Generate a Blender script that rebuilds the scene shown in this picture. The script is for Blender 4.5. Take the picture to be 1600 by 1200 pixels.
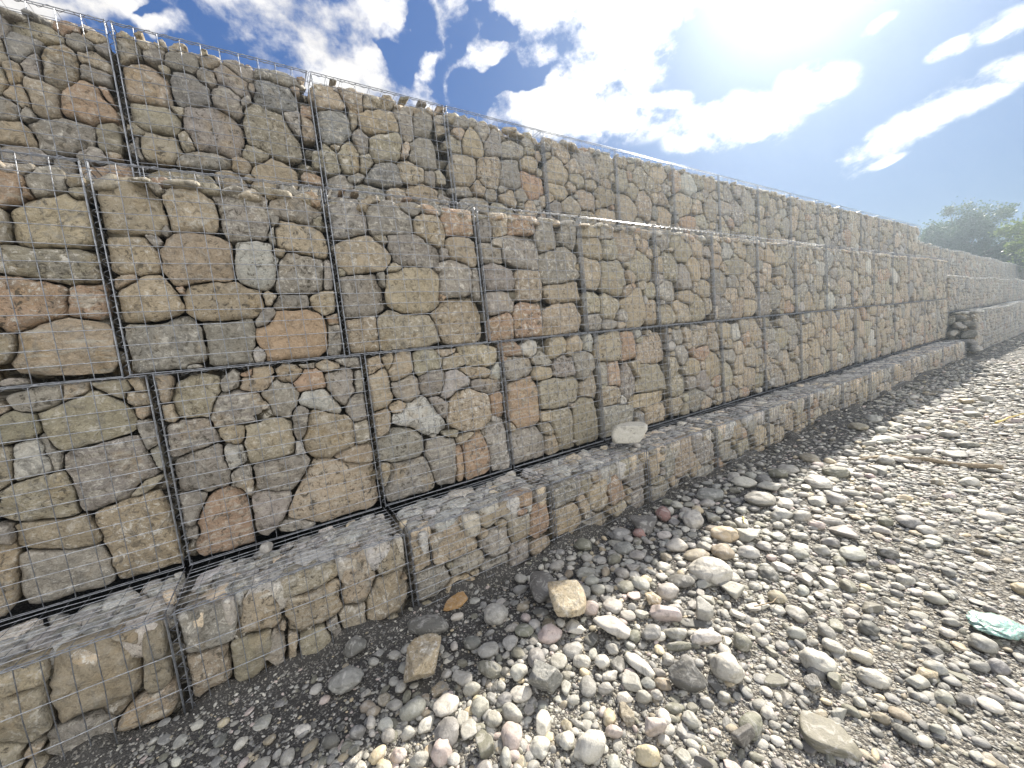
import bpy, math, random
import numpy as np
from mathutils import Vector, Matrix
for _o in list(bpy.data.objects): bpy.data.objects.remove(_o)
S = bpy.context.scene
COL = S.collection
R = math.radians
rng = np.random.default_rng(7)
random.seed(7)

# ------------------------------------------------------------------ camera
FPX, YAW, PITCH, ROLL, CX, CZ = 600.52, -1.02267, -0.10250, -0.10130, 2.544, 0.969
def cam_axes():
    cy, sy, cp, sp = math.cos(YAW), math.sin(YAW), math.cos(PITCH), math.sin(PITCH)
    f = np.array([sy*cp, cy*cp, sp]); r = np.array([cy, -sy, 0.]); u = np.cross(r, f)
    c, s = math.cos(ROLL), math.sin(ROLL)
    return c*r+s*u, -s*r+c*u, f
cr, cu, cf = cam_axes()
CAM = np.array([CX, 0., CZ])
cd = bpy.data.cameras.new('camera'); cam = bpy.data.objects.new('camera', cd); COL.objects.link(cam)
cd.sensor_width = 36; cd.lens = FPX/1600*36; cd.clip_start = .02; cd.clip_end = 3000
cam.matrix_world = Matrix(((cr[0], cu[0], -cf[0], CX), (cr[1], cu[1], -cf[1], 0), (cr[2], cu[2], -cf[2], CZ), (0, 0, 0, 1)))
S.camera = cam

# ------------------------------------------------------------------ sky, sun, exposure
SUN = Vector((-.2753, .7554, .5946)).normalized()
S.view_settings.view_transform = 'Standard'; S.view_settings.look = 'None'
S.view_settings.exposure = 2.0; S.view_settings.gamma = 1
S.cycles.max_bounces = 6; S.cycles.diffuse_bounces = 3; S.cycles.glossy_bounces = 2
S.cycles.transparent_max_bounces = 6; S.cycles.volume_bounces = 0
sl = bpy.data.lights.new('sun', 'SUN'); sun = bpy.data.objects.new('sun', sl); COL.objects.link(sun)
sl.energy = 2.6; sl.angle = R(.55); sl.color = (1, .93, .82)
sun.rotation_euler = SUN.to_track_quat('Z', 'Y').to_euler(); sun.location = (-3, 8, 9)

W = bpy.data.worlds.new('World'); S.world = W; W.use_nodes = True
nt = W.node_tree; nt.nodes.clear()
def nd(t, ty, **k):
    n = t.nodes.new(ty)
    for a, v in k.items(): setattr(n, a, v)
    return n
def mth(t, op, a, b=None, c=None, clamp=False):
    n = nd(t, 'ShaderNodeMath', operation=op, use_clamp=clamp)
    for i, v in enumerate((a, b, c)):
        if v is None: continue
        if isinstance(v, (int, float)): n.inputs[i].default_value = v
        else: t.links.new(v, n.inputs[i])
    return n.outputs[0]
def vmt(t, op, a, b=None):
    n = nd(t, 'ShaderNodeVectorMath', operation=op)
    for i, v in enumerate((a, b)):
        if v is None: continue
        if isinstance(v, tuple): n.inputs[i].default_value = v
        else: t.links.new(v, n.inputs[i])
    return n.outputs['Value' if op in ('DOT_PRODUCT', 'LENGTH') else 'Vector']
def mixc(t, f, a, b, mode='MIX'):
    n = nd(t, 'ShaderNodeMix', data_type='RGBA', blend_type=mode)
    for i, v in ((0, f), (6, a), (7, b)):
        if isinstance(v, (int, float)): n.inputs[i].default_value = v
        elif isinstance(v, tuple): n.inputs[i].default_value = (*v[:3], 1)
        else: t.links.new(v, n.inputs[i])
    return n.outputs[2]
def rng_(t, v, a, b, c=0., d=1.):
    n = nd(t, 'ShaderNodeMapRange', interpolation_type='SMOOTHSTEP')
    t.links.new(v, n.inputs[0])
    for i, x in enumerate((a, b, c, d)): n.inputs[i+1].default_value = x
    return n.outputs[0]
sky = nd(nt, 'ShaderNodeTexSky', sky_type='NISHITA', sun_disc=False)
sky.sun_elevation = math.asin(SUN.z); sky.sun_rotation = math.atan2(SUN.x, SUN.y)
sky.altitude = 50; sky.air_density = 1.0; sky.dust_density = .15; sky.ozone_density = 3.0
tc = nd(nt, 'ShaderNodeTexCoord'); dirv = tc.outputs['Generated']
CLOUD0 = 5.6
CLOUDS = [
(1.1,(-0.816,-0.203,0.542),(0.22,5.92,2.55),(-24.36,14.41,-31.28)),
(0.9,(-0.837,-0.079,0.541),(-4.32,15.63,-4.40),(-30.93,-22.98,-51.27)),
(0.9,(-0.824,-0.233,0.517),(-0.75,14.65,5.40),(-56.11,25.80,-77.73)),
(1,(-0.794,-0.152,0.588),(0.27,4.44,1.51),(-16.81,8.05,-20.61)),
(1,(-0.791,0.088,0.605),(1.09,7.52,0.33),(-10.23,2.07,-13.67)),
(1,(-0.813,0.174,0.556),(0.39,5.07,-1.01),(-11.17,-2.25,-15.63)),
(1,(-0.720,0.302,0.625),(3.16,7.25,0.13),(-15.04,6.93,-20.66)),
(1,(-0.763,0.370,0.530),(1.67,6.32,-2.01),(-16.97,-2.69,-22.59)),
(0.8,(-0.702,0.425,0.572),(7.63,13.92,-0.97),(-14.48,6.37,-22.48)),
(1,(-0.597,0.517,0.614),(3.19,4.61,-0.78),(-11.24,5.20,-15.32)),
(0.7,(-0.815,-0.031,0.578),(-4.78,23.10,-5.51),(-19.16,-10.54,-27.57)),
(1,(-0.805,0.124,0.580),(0.07,8.94,-1.82),(-14.98,-3.94,-19.94)),
(1.1,(-0.535,0.630,0.562),(10.03,5.45,3.44),(-1.01,8.43,-10.40)),
(1.3,(-0.666,0.570,0.481),(3.70,5.48,-1.36),(-16.44,4.23,-27.76)),
(1.1,(-0.602,0.591,0.537),(6.91,8.80,-1.93),(-10.60,4.60,-16.93)),
(0.75,(-0.825,-0.034,0.564),(-0.32,11.52,0.23),(-25.21,0.02,-36.92)),
(0.9,(-0.476,0.666,0.575),(19.80,12.05,2.44),(-7.44,17.60,-26.53)),
(0.8,(-0.606,0.594,0.529),(8.01,10.17,-2.23),(-8.58,3.69,-13.98)),
(1,(-0.424,0.819,0.387),(10.60,7.38,-3.98),(-16.99,6.70,-32.85)),
(0.7,(-0.481,0.792,0.377),(15.89,12.24,-5.44),(-21.82,8.26,-45.14)),
(0.9,(-0.534,0.710,0.459),(9.38,9.09,-3.14),(-45.90,18.84,-82.57)),
(0.8,(-0.311,0.865,0.393),(22.15,10.36,-5.26),(-13.98,11.48,-36.29)),
(0.95,(-0.203,0.936,0.289),(16.04,1.96,4.91),(13.46,18.81,-51.43)),
(0.8,(-0.150,0.945,0.291),(25.17,1.60,7.72),(20.38,25.35,-71.74)),
(0.9,(-0.108,0.943,0.314),(41.92,5.09,-0.91),(-4.78,25.40,-78.02)),
(0.8,(-0.107,0.924,0.367),(47.88,7.37,-4.64),(-12.64,30.89,-81.37)),
(0.8,(-0.153,0.918,0.367),(55.08,7.96,2.97),(-0.43,45.55,-114.08)),
(0.7,(-0.240,0.938,0.249),(43.11,8.50,9.55),(23.07,43.91,-143.25)),
(0.6,(-0.225,0.871,0.436),(61.85,16.10,-0.25),(-13.84,51.43,-109.89)),
(0.6,(-0.261,0.927,0.269),(37.97,12.43,-6.04),(-26.82,25.92,-115.33)),
(-0.8,(-0.824,-0.085,0.560),(-1.99,27.67,1.29),(-42.51,-0.14,-62.67)),
(-0.6,(-0.834,-0.003,0.551),(-4.78,25.13,-7.09),(-36.80,-22.75,-55.80)),
(-1.3,(-0.762,0.287,0.580),(12.87,32.33,0.93),(-28.69,12.69,-43.97)),
(-1.3,(-0.675,0.416,0.609),(11.78,21.28,-1.47),(-28.72,13.08,-40.79)),
(-1.4,(-0.687,0.493,0.534),(6.07,8.29,0.16),(-15.79,12.16,-31.56)),
(-1.4,(-0.738,0.450,0.503),(9.00,16.24,-1.31),(-19.61,7.97,-35.92)),
(-0.7,(-0.731,0.361,0.579),(28.39,49.55,5.00),(-11.16,8.34,-19.30))
]
wz = nd(nt, 'ShaderNodeTexNoise'); wz.inputs['Scale'].default_value = 3; wz.inputs['Detail'].default_value = 3
nt.links.new(dirv, wz.inputs['Vector'])
warp = vmt(nt, 'ADD', dirv, vmt(nt, 'MULTIPLY', vmt(nt, 'SUBTRACT', wz.outputs['Color'], (.5, .5, .5)), (.07, .07, .05)))
wz2 = nd(nt, 'ShaderNodeTexNoise'); wz2.inputs['Scale'].default_value = 7; wz2.inputs['Detail'].default_value = 5
nt.links.new(dirv, wz2.inputs['Vector'])
warp2 = vmt(nt, 'ADD', dirv, vmt(nt, 'MULTIPLY', vmt(nt, 'SUBTRACT', wz2.outputs['Color'], (.5, .5, .5)), (.3, .3, .22)))
def cn(sc, det, ro, stretch=(1, 1, 1.5)):
    n = nd(nt, 'ShaderNodeTexNoise'); n.inputs['Scale'].default_value = sc; n.inputs['Detail'].default_value = det; n.inputs['Roughness'].default_value = ro
    nt.links.new(vmt(nt, 'MULTIPLY', warp, stretch), n.inputs['Vector']); return n.outputs[0]
nA = cn(7.5, 9, .6); nB = cn(21., 7, .62); nC = cn(5, 6, .6, (2.2, 1, 2.6))
acc = None; neg = None
for (w, c, v1, v2) in CLOUDS:
    wv = warp if w > 0 and c[0] > -.75 else warp2
    a = vmt(nt, 'DOT_PRODUCT', wv, v1); b = vmt(nt, 'DOT_PRODUCT', wv, v2)
    q = mth(nt, 'ADD', mth(nt, 'MULTIPLY', a, a), mth(nt, 'MULTIPLY', b, b))
    e = mth(nt, 'MULTIPLY', mth(nt, 'EXPONENT', mth(nt, 'MULTIPLY', q, -.6)), abs(w))
    e = mth(nt, 'MULTIPLY', e, mth(nt, 'GREATER_THAN', vmt(nt, 'DOT_PRODUCT', dirv, c), 0.))
    if w > 0: acc = e if acc is None else mth(nt, 'MAXIMUM', acc, e)
    else: neg = e if neg is None else mth(nt, 'MAXIMUM', neg, e)
acc = mth(nt, 'SUBTRACT', acc, neg)
# beyond the view: broken bright cloud added to fill the shaded wall
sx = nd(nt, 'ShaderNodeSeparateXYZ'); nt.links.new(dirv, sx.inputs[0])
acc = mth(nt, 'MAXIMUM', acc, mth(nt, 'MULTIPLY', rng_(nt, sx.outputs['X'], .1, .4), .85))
n1 = mth(nt, 'MULTIPLY', mth(nt, 'SUBTRACT', nA, .5), 2.3)
n2 = mth(nt, 'MULTIPLY', mth(nt, 'SUBTRACT', nB, .5), 2.1)
tot = mth(nt, 'ADD', mth(nt, 'ADD', acc, n1), n2)
dens = mth(nt, 'MULTIPLY', rng_(nt, tot, .05, 1.15), rng_(nt, acc, .1, .3))
sdot = vmt(nt, 'DOT_PRODUCT', dirv, tuple(SUN))
sp0 = mth(nt, 'MAXIMUM', sdot, 0.)
glow = mth(nt, 'POWER', sp0, 5.)
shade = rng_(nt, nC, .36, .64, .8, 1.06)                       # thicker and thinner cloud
cb = mth(nt, 'MULTIPLY', mth(nt, 'ADD', CLOUD0, mth(nt, 'ADD', mth(nt, 'MULTIPLY', glow, 5.0), mth(nt, 'MULTIPLY', rng_(nt, sx.outputs['X'], .15, .5), 9.))), shade)   # unseen cloud on that side boosted as fill light for the wall
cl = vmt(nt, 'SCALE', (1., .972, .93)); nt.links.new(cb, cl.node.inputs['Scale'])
lum = nd(nt, 'ShaderNodeRGBToBW'); nt.links.new(sky.outputs[0], lum.inputs[0])
kf = mth(nt, 'DIVIDE', 1., mth(nt, 'ADD', 1., mth(nt, 'DIVIDE', lum.outputs[0], 1.0)))      # keeps the glare round the sun from bleaching the whole sky
skb = vmt(nt, 'SCALE', vmt(nt, 'MULTIPLY', sky.outputs[0], (1.04, 1.36, 1.84))); nt.links.new(kf, skb.node.inputs['Scale'])
aur = vmt(nt, 'SCALE', (1., .96, .86)); nt.links.new(mth(nt, 'ADD', mth(nt, 'MULTIPLY', mth(nt, 'POWER', sp0, 22.), .8), mth(nt, 'MULTIPLY', mth(nt, 'POWER', sp0, 120.), 5.)), aur.node.inputs['Scale'])
skb = vmt(nt, 'ADD', skb, aur)                                   # whitish haze round the sun
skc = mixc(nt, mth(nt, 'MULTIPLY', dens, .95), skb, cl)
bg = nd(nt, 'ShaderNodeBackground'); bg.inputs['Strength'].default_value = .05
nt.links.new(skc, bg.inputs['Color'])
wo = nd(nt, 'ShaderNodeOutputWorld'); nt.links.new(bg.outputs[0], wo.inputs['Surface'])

# ------------------------------------------------------------------ numpy noise
def _h(i, j, k):
    n = (i.astype(np.int64)*374761393 + j.astype(np.int64)*668265263 + k.astype(np.int64)*2147483647) & 0x7fffffff
    n = ((n ^ (n >> 13))*1274126177) & 0x7fffffff
    return ((n ^ (n >> 16)) & 0xffff)/65535.
def vnoise(p):
    f = np.floor(p); t = p-f; t = t*t*(3-2*t); f = f.astype(np.int64); r = 0
    for a in (0, 1):
        for b in (0, 1):
            for c in (0, 1):
                w = (t[:, 0] if a else 1-t[:, 0])*(t[:, 1] if b else 1-t[:, 1])*(t[:, 2] if c else 1-t[:, 2])
                r = r+w*_h(f[:, 0]+a, f[:, 1]+b, f[:, 2]+c)
    return r*2-1
def fbm(p, o=3):
    r = 0; a = 1.
    for k in range(o): r = r+a*vnoise(p*2**k+k*17.3); a *= .5
    return r

# ------------------------------------------------------------------ mesh helpers
def mesh_np(name, V, F, cols=None, smooth=True):
    """V (n,3); F list of (m,k) arrays; cols (n,3) per vertex"""
    me = bpy.data.meshes.new(name); V = np.asarray(V, np.float32)
    me.vertices.add(len(V)); me.vertices.foreach_set('co', V.ravel())
    F = [np.asarray(f, np.int32) for f in (F if isinstance(F, list) else [F]) if len(f)]
    tot = sum(f.size for f in F); nf = sum(len(f) for f in F)
    me.loops.add(tot); me.loops.foreach_set('vertex_index', np.concatenate([f.ravel() for f in F]))
    ls = np.concatenate([np.full(len(f), f.shape[1], np.int32) for f in F])
    me.polygons.add(nf); me.polygons.foreach_set('loop_start', np.concatenate([[0], np.cumsum(ls)[:-1]]).astype(np.int32))
    me.polygons.foreach_set('loop_total', ls)
    me.polygons.foreach_set('use_smooth', np.full(nf, smooth))
    me.update(calc_edges=True)
    if cols is not None:
        at = me.color_attributes.new('Col', 'FLOAT_COLOR', 'POINT')
        c4 = np.ones((len(V), 4), np.float32); c4[:, :3] = cols; at.data.foreach_set('color', c4.ravel())
    return me
class Bag:
    def __init__(s): s.V = []; s.F = {}; s.C = []; s.n = 0
    def add(s, V, F, col=None):
        F = F if isinstance(F, list) else [F]
        for f in F:
            f = np.asarray(f)
            if len(f): s.F.setdefault(f.shape[1], []).append(f+s.n)
        s.V.append(V); s.n += len(V)
        if col is not None: s.C.append(np.broadcast_to(np.asarray(col, float), (len(V), 3)))
    def mesh(s, name, smooth=True):
        return mesh_np(name, np.concatenate(s.V), [np.concatenate(f) for f in s.F.values()], np.concatenate(s.C) if s.C else None, smooth)
def link(name, me, mat, parent=None, loc=None, **props):
    o = bpy.data.objects.new(name, me); COL.objects.link(o)
    if me is not None and mat is not None: me.materials.append(mat)
    if parent is not None: o.parent = parent
    if loc is not None: o.location = [float(x) for x in loc]
    for k, v in props.items(): o[k] = v
    return o
def tube(P, r, k=4, cap=False):
    P = np.asarray(P, float); n = len(P)
    T = np.gradient(P, axis=0); T /= np.linalg.norm(T, axis=1)[:, None]+1e-9
    up = np.array([0, 0, 1.]) if abs(T[:, 2]).mean() < .8 else np.array([1., 0, 0])
    A = np.cross(T, up); A /= np.linalg.norm(A, axis=1)[:, None]+1e-9; B = np.cross(T, A)
    th = np.arange(k)/k*2*math.pi+.4
    rr = np.broadcast_to(np.asarray(r, float), (n,))
    V = (P[:, None]+rr[:, None, None]*(np.cos(th)[None, :, None]*A[:, None]+np.sin(th)[None, :, None]*B[:, None])).reshape(-1, 3)
    i = np.arange(n-1)[:, None]*k; j = np.arange(k)[None]; j2 = (j+1) % k
    F = np.stack([i+j, i+j2, i+k+j2, i+k+j], -1).reshape(-1, 4)
    return V, F
def ico(sub):
    t = (1+5**.5)/2
    V = [(-1, t, 0), (1, t, 0), (-1, -t, 0), (1, -t, 0), (0, -1, t), (0, 1, t), (0, -1, -t), (0, 1, -t), (t, 0, -1), (t, 0, 1), (-t, 0, -1), (-t, 0, 1)]
    F = [(0, 11, 5), (0, 5, 1), (0, 1, 7), (0, 7, 10), (0, 10, 11), (1, 5, 9), (5, 11, 4), (11, 10, 2), (10, 7, 6), (7, 1, 8), (3, 9, 4), (3, 4, 2), (3, 2, 6), (3, 6, 8), (3, 8, 9), (4, 9, 5), (2, 4, 11), (6, 2, 10), (8, 6, 7), (9, 8, 1)]
    V = [np.array(v)/np.linalg.norm(v) for v in V]
    for _ in range(sub):
        m = {}; G = []
        def mid(a, b):
            q = (min(a, b), max(a, b))
            if q not in m:
                v = V[a]+V[b]; V.append(v/np.linalg.norm(v)); m[q] = len(V)-1
            return m[q]
        for a, b, c in F:
            x, y, z = mid(a, b), mid(b, c), mid(c, a); G += [(a, x, z), (b, y, x), (c, z, y), (x, y, z)]
        F = G
    return np.array(V), np.array(F)
ICO = {k: ico(k) for k in range(5)}
def rotz(a): c, s = math.cos(a), math.sin(a); return np.array([[c, -s, 0], [s, c, 0], [0, 0, 1.]])
def rock(sub, kind, rad, yaw=0., tilt=0., g=rng):
    """closed rock: rad = half sizes; kind r rounded, a angular, s slab"""
    D, F = ICO[sub]; off = g.uniform(0, 90, 3)
    if kind == 'a':
        nrm = g.normal(size=(8, 3)); nrm /= np.linalg.norm(nrm, axis=1)[:, None]
        nrm = np.vstack([nrm, [[0, 0, 1], [0, 0, -1]]]); ds = g.uniform(.5, .92, len(nrm))
        q = np.maximum(D@nrm.T, 1e-3)/ds; r = 1/np.power((q**36).sum(1), 1/36.)
        r = np.minimum(r, 1.25)*1.12+.03*fbm(D*3+off)
        P = D*r[:, None]
    elif kind == 's':
        nrm = np.array([[math.cos(a), math.sin(a), 0] for a in g.uniform(0, 6.28, 7)]); ds = g.uniform(.7, 1, 7)
        q = np.maximum(D@nrm.T, 1e-3)/ds; r = 1/np.power((q**10).sum(1)+(np.abs(D[:, 2])/.9)**10, 1/10.)
        P = D*np.minimum(r, 1.3)[:, None]; P = P*(1+.04*fbm(D*3+off))[:, None]
    else:
        r = 1+.22*fbm(D*1.1+off, 1)+(.07*fbm(D*2.6+off, 2) if sub > 1 else 0)
        e = g.uniform(1.6, 2.6); P = np.sign(D)*np.abs(D)**(2/e*.9+.1); P /= np.linalg.norm(P, axis=1)[:, None]**.75
        P = P*r[:, None]
    P = P*np.asarray(rad)
    if tilt: c, s = math.cos(tilt), math.sin(tilt); P = P@np.array([[1, 0, 0], [0, c, -s], [0, s, c]])
    return P@rotz(yaw).T, F

# ------------------------------------------------------------------ materials
def stone_mat(name, scale=1., bump=.012, spec=.35, rough=.8, dust=None, vein=.35):
    m = bpy.data.materials.new(name); m.use_nodes = True; t = m.node_tree; b = t.nodes['Principled BSDF']
    at = nd(t, 'ShaderNodeAttribute', attribute_name='Col'); g = nd(t, 'ShaderNodeNewGeometry'); P = g.outputs['Position']
    def noise(s, det=5, ro=.6, dist=0):
        n = nd(t, 'ShaderNodeTexNoise'); t.links.new(P, n.inputs['Vector'])
        n.inputs['Scale'].default_value = s*scale; n.inputs['Detail'].default_value = det; n.inputs['Roughness'].default_value = ro; n.inputs['Distortion'].default_value = dist
        return n.outputs[0]
    big = noise(6, 3); med = noise(30, 6, .72, .5); fine = noise(150, 4, .75); blot = noise(15, 6, .7, .8)
    mp_ = nd(t, 'ShaderNodeMapping'); mp_.inputs['Rotation'].default_value = (.5, .3, .2); mp_.inputs['Scale'].default_value = (10, 10, 55)
    t.links.new(P, mp_.inputs[0]); st = nd(t, 'ShaderNodeTexNoise'); st.inputs['Detail'].default_value = 4; st.inputs['Scale'].default_value = 1; st.inputs['Distortion'].default_value = .7; t.links.new(mp_.outputs[0], st.inputs[0])
    oi = nd(t, 'ShaderNodeObjectInfo'); rn = oi.outputs['Random']
    def rr(k, lo, hi): return mth(t, 'ADD', mth(t, 'MULTIPLY', mth(t, 'FRACT', mth(t, 'MULTIPLY', rn, k)), hi-lo), lo)
    c = at.outputs['Color']
    c = mixc(t, mth(t, 'MULTIPLY', rng_(t, big, .5, .66), rr(3.7, .05, .6)), c, (.42, .31, .17), 'MIX')          # ochre weathering
    c = mixc(t, mth(t, 'MULTIPLY', rng_(t, blot, .5, .62), rr(11.3, .15, .75)), c, (.235, .225, .2), 'MIX')        # grey patches
    c = mixc(t, mth(t, 'MULTIPLY', rng_(t, st.outputs[0], .52, .62), rr(17.1, 0., .8)), c, (.5, .46, .38), 'MIX')  # bedding streaks
    c = mixc(t, mth(t, 'MULTIPLY', rng_(t, med, .535, .63), rr(23.9, vein*.3, vein*2.6)), c, (.72, .68, .6), 'MIX')     # pale crust
    c = mixc(t, mth(t, 'MULTIPLY', rng_(t, med, .47, .37), rr(31.7, .35, .95)), c, (.1, .088, .066), 'MIX')
    f = mth(t, 'ADD', mth(t, 'MULTIPLY', fine, .9), .58)
    c = mixc(t, 1., c, f, 'MULTIPLY')
    t.links.new(c, b.inputs['Base Color'])
    b.inputs['Roughness'].default_value = rough; b.inputs['Specular IOR Level'].default_value = spec
    hsum = mth(t, 'ADD', mth(t, 'MULTIPLY', med, 1.), mth(t, 'ADD', mth(t, 'MULTIPLY', blot, 1.3), mth(t, 'MULTIPLY', fine, .22)))
    bp = nd(t, 'ShaderNodeBump'); bp.inputs['Strength'].default_value = 1; bp.inputs['Distance'].default_value = bump
    t.links.new(hsum, bp.inputs['Height']); t.links.new(bp.outputs[0], b.inputs['Normal'])
    return m
def cobble_mat(name, rough=.6):
    m = bpy.data.materials.new(name); m.use_nodes = True; t = m.node_tree; b = t.nodes['Principled BSDF']
    at = nd(t, 'ShaderNodeAttribute', attribute_name='Col'); g = nd(t, 'ShaderNodeNewGeometry'); P = g.outputs['Position']
    def noise(s, det=5, ro=.6, dist=0):
        n = nd(t, 'ShaderNodeTexNoise'); t.links.new(P, n.inputs['Vector'])
        n.inputs['Scale'].default_value = s; n.inputs['Detail'].default_value = det; n.inputs['Roughness'].default_value = ro; n.inputs['Distortion'].default_value = dist
        return n.outputs[0]
    a = noise(24, 5, .65, .8); f = noise(170, 3, .7)
    c = mixc(t, mth(t, 'MULTIPLY', rng_(t, a, .5, .64), .4), at.outputs['Color'], (.55, .53, .49))
    c = mixc(t, mth(t, 'MULTIPLY', rng_(t, a, .46, .36), .45), c, (.16, .15, .135))
    c = mixc(t, 1., c, mth(t, 'ADD', mth(t, 'MULTIPLY', f, .7), .66), 'MULTIPLY')
    t.links.new(c, b.inputs['Base Color']); b.inputs['Roughness'].default_value = rough; b.inputs['Specular IOR Level'].default_value = .28
    bp = nd(t, 'ShaderNodeBump'); bp.inputs['Distance'].default_value = .004; bp.inputs['Strength'].default_value = .8
    t.links.new(mth(t, 'ADD', a, mth(t, 'MULTIPLY', f, .4)), bp.inputs['Height']); t.links.new(bp.outputs[0], b.inputs['Normal'])
    return m
def plain(name, col, rough=.6, metal=0., bump=None, spec=.4):
    m = bpy.data.materials.new(name); m.use_nodes = True; t = m.node_tree; b = t.nodes['Principled BSDF']
    b.inputs['Roughness'].default_value = rough; b.inputs['Metallic'].default_value = metal; b.inputs['Specular IOR Level'].default_value = spec
    n = nd(t, 'ShaderNodeTexNoise'); g = nd(t, 'ShaderNodeNewGeometry'); t.links.new(g.outputs['Position'], n.inputs['Vector'])
    n.inputs['Scale'].default_value = bump[0] if bump else 40; n.inputs['Detail'].default_value = 5
    k = mixc(t, rng_(t, n.outputs[0], .35, .65), tuple(x*.75 for x in col), tuple(min(1, x*1.2) for x in col))
    t.links.new(k, b.inputs['Base Color'])
    if bump:
        bp = nd(t, 'ShaderNodeBump'); bp.inputs['Distance'].default_value = bump[1]; t.links.new(n.outputs[0], bp.inputs['Height']); t.links.new(bp.outputs[0], b.inputs['Normal'])
    return m
M_STONE = stone_mat('gabion_limestone', bump=.02)
M_CAP = stone_mat('weathered_top_limestone', 1.4, .01, .45, .7, vein=.6)
M_COB = cobble_mat('river_cobble')
M_ANG = stone_mat('quarried_rock', 1.6, .008, .4, .6, vein=.5)
M_WIRE = plain('galvanised_wire', (.3, .315, .34), .4, .75)
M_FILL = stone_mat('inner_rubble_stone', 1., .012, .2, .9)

STC = dict(t=(.45, .37, .265), g=(.345, .315, .27), o=(.385, .34, .25), r=(.43, .30, .205), b=(.30, .29, .27), w=(.54, .52, .47))
def jit(c, a=.14, g=rng):
    c = np.array(c)*(1+g.uniform(-a, a)); return np.clip(c*(1+g.uniform(-.022, .022, 3)), .02, .85)

# ------------------------------------------------------------------ ground
def gheight(x, y):
    x = np.asarray(x, float); y = np.asarray(y, float)
    p = np.stack([x, y, 0*x], -1).reshape(-1, 3)
    n1 = fbm(p*1.3+5, 2).reshape(x.shape); n2 = fbm(p*5.+3, 3).reshape(x.shape)
    near = np.exp(-((x-.9)/.9)**2)
    h = -.455+.018*n1+.012*n2*(.3+near)
    h = h+.10*np.exp(-((x-.78)/.38)**2-((y-5.6)/1.3)**2)                 # heap of dark soil against the foot row
    h = h+.05*np.exp(-((x-1.15)/.45)**2-((y-2.7)/1.3)**2)                 # heap of cobbles
    h = h-.03*np.exp(-((x-.62)/.2)**2-((y-1.3)/.7)**2)
    h = h+.05*np.exp(-((x-.6)/.4)**2-((y-11)/2.5)**2)
    h = h+.05*np.exp(-((x-.46)/.09)**2)*np.clip(n2*1.6+.5, 0, 1.5)       # grit drifted against the foot row
    far = np.clip((np.hypot(x, y)-40)/200, 0, 1)
    return h+far*(.6*n1)
def axis(lo, a, b, hi, st, gr=1.16):
    m = list(np.arange(a, b, st)); d = st; v = a
    left = []
    while v > lo: d *= gr; v -= d; left.append(v)
    d = st; v = m[-1]; right = []
    while v < hi: d *= gr; v += d; right.append(v)
    return np.array(left[::-1]+m+right)
gx = axis(-300, .2, 3.4, 300, .028); gy = axis(-100, -1.8, 6.5, 400, .028)
GX, GY = np.meshgrid(gx, gy, indexing='ij'); GZ = gheight(GX, GY)
nx, ny = GX.shape; ii = (np.arange(nx-1)[:, None]*ny+np.arange(ny-1)[None]).ravel()
gm = mesh_np('ground', np.stack([GX, GY, GZ], -1).reshape(-1, 3), np.stack([ii, ii+ny, ii+ny+1, ii+1], -1))
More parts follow.
